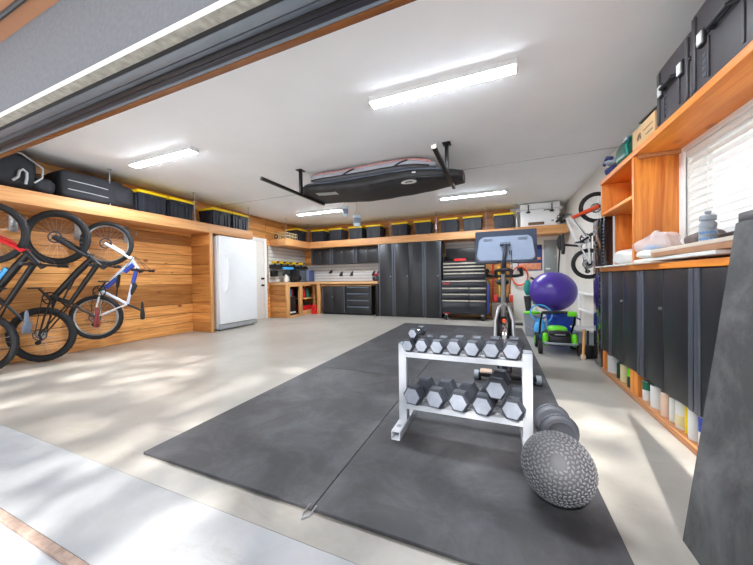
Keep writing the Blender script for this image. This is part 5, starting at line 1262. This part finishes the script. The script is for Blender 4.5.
# cans under the cabinets
def can(y, r, h, body, band, lab, x=1.085, bb=(.25, .8), lid='steel', name='paint_can'):
    t = thing(name, lab, 'can', (x, y, .0455), 'cans under the right cabinets')
    mb = MB(); mb.lathe((x, y, .0465), (0, 0, 1), [(r, 0), (r, h), (r * .94, h), (r * .92, h - .006), (0, h - .006)], 24); part(t, 'can_body', mb, MAT[body])
    if band:
        mb = MB(); mb.lathe((x, y, .0465 + h * bb[0]), (0, 0, 1), [(r + .001, 0), (r + .001, h * (bb[1] - bb[0]))], 24); part(t, 'label_wrap', mb, MAT[band])
    mb = MB(); mb.torus((x, y, .0465 + h), (0, 0, 1), r - .002, .003, 24, 6); part(t, 'rim', mb, MAT[lid])
    return t
can(3.69, .062, .17, 'can_white', None, 'white plastic pail at far end under the right cabinets', 1.10)
can(3.50, .030, .145, 'label_dkgreen', None, 'dark green can under the right cabinets, next to the far white pail')
can(3.385, .038, .16, 'label_cream', None, 'cream can under the right cabinets, left of the lime-topped can')
can(3.24, .034, .17, 'label_dkgreen', 'green', 'dark can with lime green top under the right cabinets', bb=(.55, .98))
can(2.945, .032, .15, 'can_white', 'label_green', 'white can with green top band, right of the orange riser block', bb=(.55, .98))
can(2.80, .052, .165, 'can_white', None, 'wide white paint can, under the right cabinets beside the green-banded can', 1.10)
can(2.655, .036, .165, 'label_peach', None, 'peach-coloured can under the right cabinets')
can(2.573, .024, .16, 'can_white', None, 'slim white can between the peach can and the big label can')
can(2.48, .046, .175, 'can_white', 'label_cream', 'white can with cream label under the right cabinets, near the leaning mat', 1.10, bb=(.1, .5))
can(2.405, .018, .17, 'yellow', None, 'thin yellow spray can under the right cabinets')
can(2.33, .036, .185, 'can_white', None, 'tall white can under the right cabinets beside the thin yellow can', 1.085)
can(2.235, .034, .18, 'can_white', 'blue', 'white can with blue band beside the foot of the leaning mat', 1.085, bb=(.5, .98))

# upper shelf, cubby
us = thing('storage_shelf', 'orange fir wall shelf and cubby above the right-hand window', 'shelf', (1.18, 2.6, 1.99))
mb = MB(); mb.box(1.03, 1.328, 1.0, 3.86, 1.995, 2.03, .003); mb.box(1.022, 1.0295, 1.0, 3.86, 1.99, 2.035, .002); part(us, 'shelf_board', mb, MAT['fir_y'])
mb = MB(); mb.box(1.03, 1.328, 3.03, 3.07, 1.113, 1.994, .003); part(us, 'side_panel', mb, MAT['fir_z'])
mb = MB(); mb.box(1.03, 1.328, 3.825, 3.86, 1.66, 1.994, .003); mb.box(1.15, 1.328, 3.825, 3.86, 1.113, 1.66, .003); part(us, 'side_panel', mb, MAT['fir_z'])
mb = MB(); mb.box(1.03, 1.328, 3.071, 3.824, 1.66, 1.69, .003); part(us, 'cubby_shelf', mb, MAT['fir_y'])
mb = MB(); mb.box(1.312, 1.328, 3.071, 3.824, 1.113, 1.66); mb.box(1.312, 1.328, 3.071, 3.824, 1.69, 1.994); part(us, 'back_panel', mb, MAT['fir_y'])
mb = MB(); mb.box(1.05, 1.326, 2.995, 3.029, 1.965, 1.994, .002); part(us, 'cleat', mb, MAT['ply_y'])
# things on the upper shelf
def hardcase(y0, y1, lab, x0=1.035, zh=.40):
    t = thing('tool_case', lab, 'case', (1.18, (y0 + y1) / 2, 2.032)); z0 = 2.036; z1 = z0 + zh; zm = z0 + zh * .60
    mb = MB(); mb.box(x0, 1.32, y0, y1, z0, zm - .004, .018, seg=3); part(t, 'case_body', mb, MAT['case'])
    mb = MB(); mb.box(x0, 1.32, y0, y1, zm, z1, .018, seg=3); part(t, 'lid', mb, MAT['case'])
    mb = MB(); mb.box(x0 - .006, 1.322, y0 - .004, y1 + .004, zm - .012, zm + .006, .005); part(t, 'seam_rim', mb, MAT['blackp'])
    mb = MB()
    for y in (y0 + .03, y1 - .03): mb.box(x0 - .010, x0 + .01, y - .018, y + .018, z0 + .02, z1 - .03, .008)
    for y in ((y0 * .72 + y1 * .28), (y0 * .28 + y1 * .72)): mb.box(x0 - .008, x0 + .01, y - .007, y + .007, z0 + .03, zm - .03, .004)
    parts(t, 'rib', mb, MAT['case'])
    for y in (y0 * .8 + y1 * .2, y0 * .2 + y1 * .8):
        mb = MB(); mb.box(x0 - .018, x0 + .004, y - .028, y + .028, zm - .055, zm + .03, .006); l_ = part(t, 'latch', mb, MAT['blackp'])
        mb = MB(); mb.box(x0 - .0235, x0 - .017, y - .021, y + .021, zm - .045, zm + .02, .003); part(l_, 'latch_plate', mb, MAT['whitemark'])
    mb = MB(); mb.tube([(x0, (y0 + y1) / 2 - .08, zm - .02), (x0 - .03, (y0 + y1) / 2 - .07, zm - .02), (x0 - .03, (y0 + y1) / 2 + .07, zm - .02), (x0, (y0 + y1) / 2 + .08, zm - .02)], .012, 10); part(t, 'carry_handle', mb, MAT['blackp'])
    mb = MB()
    for k in range(4): mb.box(x0 - .0025, x0 + .002, y1 - .13 + k * .0, y1 - .10, z0 + .05 + k * .035, z0 + .075 + k * .035, .001)
    part(t, 'embossed_mark', mb, MAT['cab_grey'])
    return t
hardcase(2.275, 2.66, 'black hard tool case on the orange shelf, next to the cardboard box', zh=.40)
hardcase(1.72, 2.265, 'larger black hard tool case on the orange shelf, nearest the camera', zh=.46)
cb = thing('cardboard_box', 'brown cardboard box with dark printed emblem on the orange shelf', 'box', (1.2, 2.9, 2.032))
mb = MB(); mb.box(1.045, 1.31, 2.72, 3.10, 2.031, 2.205, .003); part(cb, 'box_body', mb, MAT['cardboard'])
mb = MB(); mb.box(1.1, 1.27, 2.715, 3.105, 2.2052, 2.2065); part(cb, 'tape', mb, MAT['cardpale'])
mb = MB()
for (a, r_, h_) in ((.0, .030, .018), (.9, .026, .015), (2.1, .028, .016), (3.4, .024, .016)):
    cy, cz = 2.97 + .022 * math.cos(a), 2.115 + .022 * math.sin(a); mb.cyl((1.0435, cy, cz), (1.0448, cy, cz), r_ * .6, n=10)
mb.box(1.0435, 1.0448, 2.75, 2.90, 2.135, 2.143); mb.box(1.0435, 1.0448, 2.75, 2.86, 2.09, 2.10); part(cb, 'printed_emblem', mb, MAT['brownmark'])
mb = MB(); R = Matrix.Translation((1.17, 2.80, 2.222)) @ Matrix.Rotation(math.radians(3), 4, 'X'); mb.box(-.12, .12, -.13, .2, 0, .016, .004, mat=R); solo('laptop_sleeve', mb, MAT['blackp'], 'flat black case lying on top of the cardboard box', 'case')
gb = thing('gear_bag', 'dark green vinyl gear bag on the orange shelf beyond the cardboard box', 'bag', (1.18, 3.32, 2.032))
part(gb, 'bag_body', soft((1.185, 3.36, 2.155), (.14, .225, .125), 0, 31, .04, 3.0, 36, 20), MAT['greenbag'], smooth=60)
mb = MB(); mb.tube([(1.04, 3.18, 2.06), (1.035, 3.20, 2.16), (1.08, 3.22, 2.235), (1.2, 3.23, 2.242)], .007, 8); part(gb, 'strap', mb, MAT['teal'])
mb = MB(); mb.box(1.036, 1.05, 3.19, 3.27, 2.20, 2.23, .003); part(gb, 'label_patch', mb, MAT['greyp'])
nb = thing('cloth_bundle', 'navy and white cloth bundle at far end of the orange shelf', 'bundle', (1.17, 3.66, 2.032))
part(nb, 'bundle_body', soft((1.17, 3.735, 2.095), (.13, .115, .063), 0, 33, .08, 2.5, 30, 16), MAT['purple_dk'], smooth=60)
part(nb, 'white_fold', soft((1.12, 3.69, 2.175), (.10, .06, .035), 0, 34, .1, 2.3, 24, 12), MAT['greyp'], smooth=60)
mb = MB(); mb.tube([(1.06, 3.63, 2.20), (1.05, 3.72, 2.235), (1.05, 3.81, 2.19)], .018, 8); part(nb, 'rolled_edge', mb, MAT['purple_dk'])

# clutter on the worktop
WT = 1.1125
def sheet(name, lab, x0, x1, y0, y1, z, th, mat, rot=0.0, tilt=0.0):
    b = MB(); R = Matrix.Translation(((x0 + x1) / 2, (y0 + y1) / 2, z)) @ Matrix.Rotation(rot, 4, 'Z') @ Matrix.Rotation(tilt, 4, 'X')
    b.box(-(x1 - x0) / 2, (x1 - x0) / 2, -(y1 - y0) / 2, (y1 - y0) / 2, 0, th, .002, mat=R); return solo(name, b, mat, lab, 'sheet', 'flat sheets on the worktop')
sheet('cardboard_sheet', 'flat white sheet overhanging the far end of the worktop inside the cubby', .965, 1.27, 3.085, 3.81, WT + .001, .012, MAT['can_white'])
sheet('cardboard_sheet', 'pale cardboard sheet under the clear plastic bag', .975, 1.27, 2.60, 3.015, WT + .001, .014, MAT['cardpale'], .01)
sheet('cardboard_sheet', 'white board lying at the bottom of the pile under the drinking bottle', 1.0, 1.30, 1.98, 2.97, WT + .0175, .020, MAT['can_white'], -.015)
sheet('cardboard_sheet', 'thick brown-edged cardboard sheet in the middle of the pile under the bottle', .995, 1.30, 1.75, 2.64, WT + .040, .030, MAT['browncard'], .01)
sheet('cardboard_sheet', 'pale cardboard sheet, topmost of the pile under the bottle', 1.005, 1.30, 1.85, 2.72, WT + .072, .022, MAT['cardpale'], -.02)
WS = WT + .0945
pbun = thing('paper_bundle', 'crumpled white paper bundle on the worktop under the cubby shelf', 'bundle', (1.14, 3.3, WT + .013))
part(pbun, 'bundle_body', soft((1.13, 3.34, WT + .083), (.13, .24, .07), 0, 41, .12, 2.3, 40, 20), MAT['can_white'], smooth=40)
part(pbun, 'dark_pouch', soft((1.17, 3.28, WT + .175), (.07, .08, .04), 0, 46, .1, 2.3, 24, 14), MAT['towel'], smooth=40)
pb = thing('plastic_bag', 'crumpled clear plastic bag with white filling in front of the upright board', 'bag', (1.12, 2.86, WT + .036))
part(pb, 'bag_contents', soft((1.10, 2.86, WT + .075), (.10, .14, .038), 0, 42, .10, 2.3, 40, 20), MAT['can_white'], smooth=40)
part(pb, 'bag_film', soft((1.13, 2.87, WT + .135), (.12, .14, .098), .1, 43, .2, 2.2, 44, 24), MAT['bag_clear'], smooth=20)
part(pb, 'blue_packet', soft((1.08, 2.86, WT + .115), (.04, .06, .028), .2, 44, .1, 2.4, 20, 12), MAT['skyblue'], smooth=60)
tw = thing('towel', 'rumpled grey towel on the worktop by the window', 'towel', (1.22, 2.6, WS))
part(tw, 'towel_heap', soft((1.235, 2.56, WS + .048), (.085, .13, .052), 0, 51, .14, 2.2, 44, 22), MAT['towel'], smooth=60)
part(tw, 'towel_fold', soft((1.25, 2.36, WS + .03), (.07, .16, .034), .1, 52, .14, 2.2, 40, 18), MAT['towel'], smooth=60)
wb = thing('drinking_bottle', 'translucent drinking bottle with grey cap and blue marks by the window', 'bottle', (1.13, 2.32, WS))
mb = MB(); mb.lathe((1.13, 2.32, WS), (0, 0, 1), [(.033, 0), (.037, .006), (.037, .085), (.033, .092), (.037, .1), (.036, .115), (.027, .128), (.027, .134), (0, .135)], 28); part(wb, 'bottle_body', mb, MAT['bottle'])
mb = MB(); mb.lathe((1.13, 2.32, WS + .1352), (0, 0, 1), [(.034, 0), (.035, .003), (.035, .024), (.03, .029), (.013, .031), (.011, .038), (.015, .043), (.013, .052), (0, .053)], 28); part(wb, 'cap', mb, MAT['greyp'])
mb = MB(); cam_a = math.atan2(-2.32, -1.13)
for k in range(10):
    a = cam_a - .9 + (k % 5) * .42; z = WS + .026 + (k // 5) * .036; p = V((1.13 + .0365 * math.cos(a), 2.32 + .0365 * math.sin(a), z)); q = V((1.13 + .0382 * math.cos(a), 2.32 + .0382 * math.sin(a), z))
    mb.cyl(p, q, .0085, n=8)
part(wb, 'printed_marks', mb, MAT['bluemark'])
mb = MB(); mb.box(1.09, 1.30, 1.62, 2.02, WS + .001, WS + .12, .01); solo('equipment_box', mb, MAT['cab_black'], 'dark grey box on the worktop right behind the leaning mat', 'box')

# leaning stall mat
A0, A1 = .652, .80; Hm = 1.215
lm = MB(); nrm = V((-Hm, 0, A1 - A0)).normalized() * .019
lm.prism([V((A0, .62, 0.0)) - nrm * 0, V((A0, 1.492, 0.0)), V((A1, 1.492, Hm)), V((A1 + .012, .62, Hm + .004))], -nrm)
bmesh.ops.bevel(lm.bm, geom=lm.bm.edges[:], offset=.003, segments=2, affect='EDGES')
solo('rubber_mat', lm, MAT['mat_lean'], 'big black rubber mat leaning upright against the right-hand cabinets', 'mat')

# ------------------------------------------------------------------ outdoors: a tree over the driveway dapples the sun
tr_ = thing('driveway_tree', 'leafy green tree standing on the driveway in front of the open garage', 'tree', (-4.5, -8.6, -0.012))
mb = MB(); mb.tube([(-4.5, -8.6, -.012), (-4.4, -8.5, 2.5), (-3.6, -8.0, 5.0), (-2.0, -7.2, 7.0)], [.22, .18, .14, .06], 12); part(tr_, 'trunk', mb, MAT['bark'])
mb = MB(); rnd = random.Random(11)
SUN_EL, SUN_AZ = math.radians(44), math.radians(4)      # light travels towards +y, slightly to one side
sd_ = V((math.sin(SUN_AZ) * math.cos(SUN_EL), math.cos(SUN_AZ) * math.cos(SUN_EL), -math.sin(SUN_EL)))
for k in range(250):
    tx, ty = rnd.uniform(-5.8, 1.6), rnd.uniform(.3, 3.4)
    if -.1 < tx < 1.3 and 1.7 < ty < 3.1 and k % 2: continue
    c = V((tx, ty, 0)) - sd_ * rnd.uniform(9.5, 12.0)
    for q in range(22):
        p = c + V((rnd.gauss(0, .34), rnd.gauss(0, .16), rnd.gauss(0, .16))); s = rnd.uniform(.07, .13)
        R = Matrix.Translation(p) @ Matrix.Rotation(rnd.uniform(0, 6.28), 4, 'Z') @ Matrix.Rotation(rnd.uniform(-1, 1), 4, 'X')
        vs = [mb.bm.verts.new(R @ V(w)) for w in ((-s, 0, 0), (-s * .3, s * .5, 0.01), (s, 0, 0), (-s * .3, -s * .5, 0.01))]; mb.bm.faces.new(vs)
lf = part(tr_, 'foliage', mb, MAT['leaf'])

# ------------------------------------------------------------------ light, sky, camera
sun = bpy.data.lights.new('sun', 'SUN'); sun.energy = 9.5; sun.angle = math.radians(1.2); sun.color = (1, .98, .95)
so = bpy.data.objects.new('sun', sun); COL.objects.link(so); so.rotation_euler = sd_.to_track_quat('-Z', 'Y').to_euler(); so.location = (0, -5, 6)
w = bpy.data.worlds.new('sky'); SC.world = w; w.use_nodes = True; nt = w.node_tree; nt.nodes.clear()
wo = nt.nodes.new('ShaderNodeOutputWorld'); bg = nt.nodes.new('ShaderNodeBackground'); nt.links.new(bg.outputs[0], wo.inputs[0])
tcw = nt.nodes.new('ShaderNodeTexCoord'); sx = nt.nodes.new('ShaderNodeSeparateXYZ'); nt.links.new(tcw.outputs['Generated'], sx.inputs[0])
rw = ramp(nt, sx.outputs['Z'], [(0.0, (1.9, 1.92, 1.95, 1)), (0.12, (1.5, 1.54, 1.6, 1)), (0.6, (.55, .68, .92, 1))]); nt.links.new(rw.outputs[0], bg.inputs['Color'])
bg.inputs['Strength'].default_value = 0.7
SC.view_settings.view_transform = 'Standard'; SC.view_settings.look = 'None'; SC.view_settings.gamma = 1.0; SC.view_settings.exposure = 0.80
try: SC.view_settings.use_curve_mapping = False
except Exception: pass
SC.cycles.max_bounces = 10; SC.cycles.diffuse_bounces = 6; SC.cycles.use_denoising = True
SC.cycles.sample_clamp_indirect = 8.0; SC.cycles.caustics_reflective = False; SC.cycles.caustics_refractive = False

cam = bpy.data.cameras.new('camera'); co = bpy.data.objects.new('camera', cam); COL.objects.link(co); SC.camera = co
cam.sensor_fit = 'HORIZONTAL'; cam.sensor_width = 36.0; cam.lens = 295.45 / 753 * 36.0; cam.clip_start = 0.02
YAW, PIT, ROL = (math.radians(a) for a in (22.31937, -0.7089, -0.8102))
fw = V((-math.sin(YAW) * math.cos(PIT), math.cos(YAW) * math.cos(PIT), math.sin(PIT))); r0 = V((math.cos(YAW), math.sin(YAW), 0)); u0 = r0.cross(fw)
r2 = r0 * math.cos(ROL) + u0 * math.sin(ROL); u2 = -r0 * math.sin(ROL) + u0 * math.cos(ROL)
co.matrix_world = Matrix(((r2.x, u2.x, -fw.x, 0), (r2.y, u2.y, -fw.y, 0), (r2.z, u2.z, -fw.z, 1.03), (0, 0, 0, 1)))
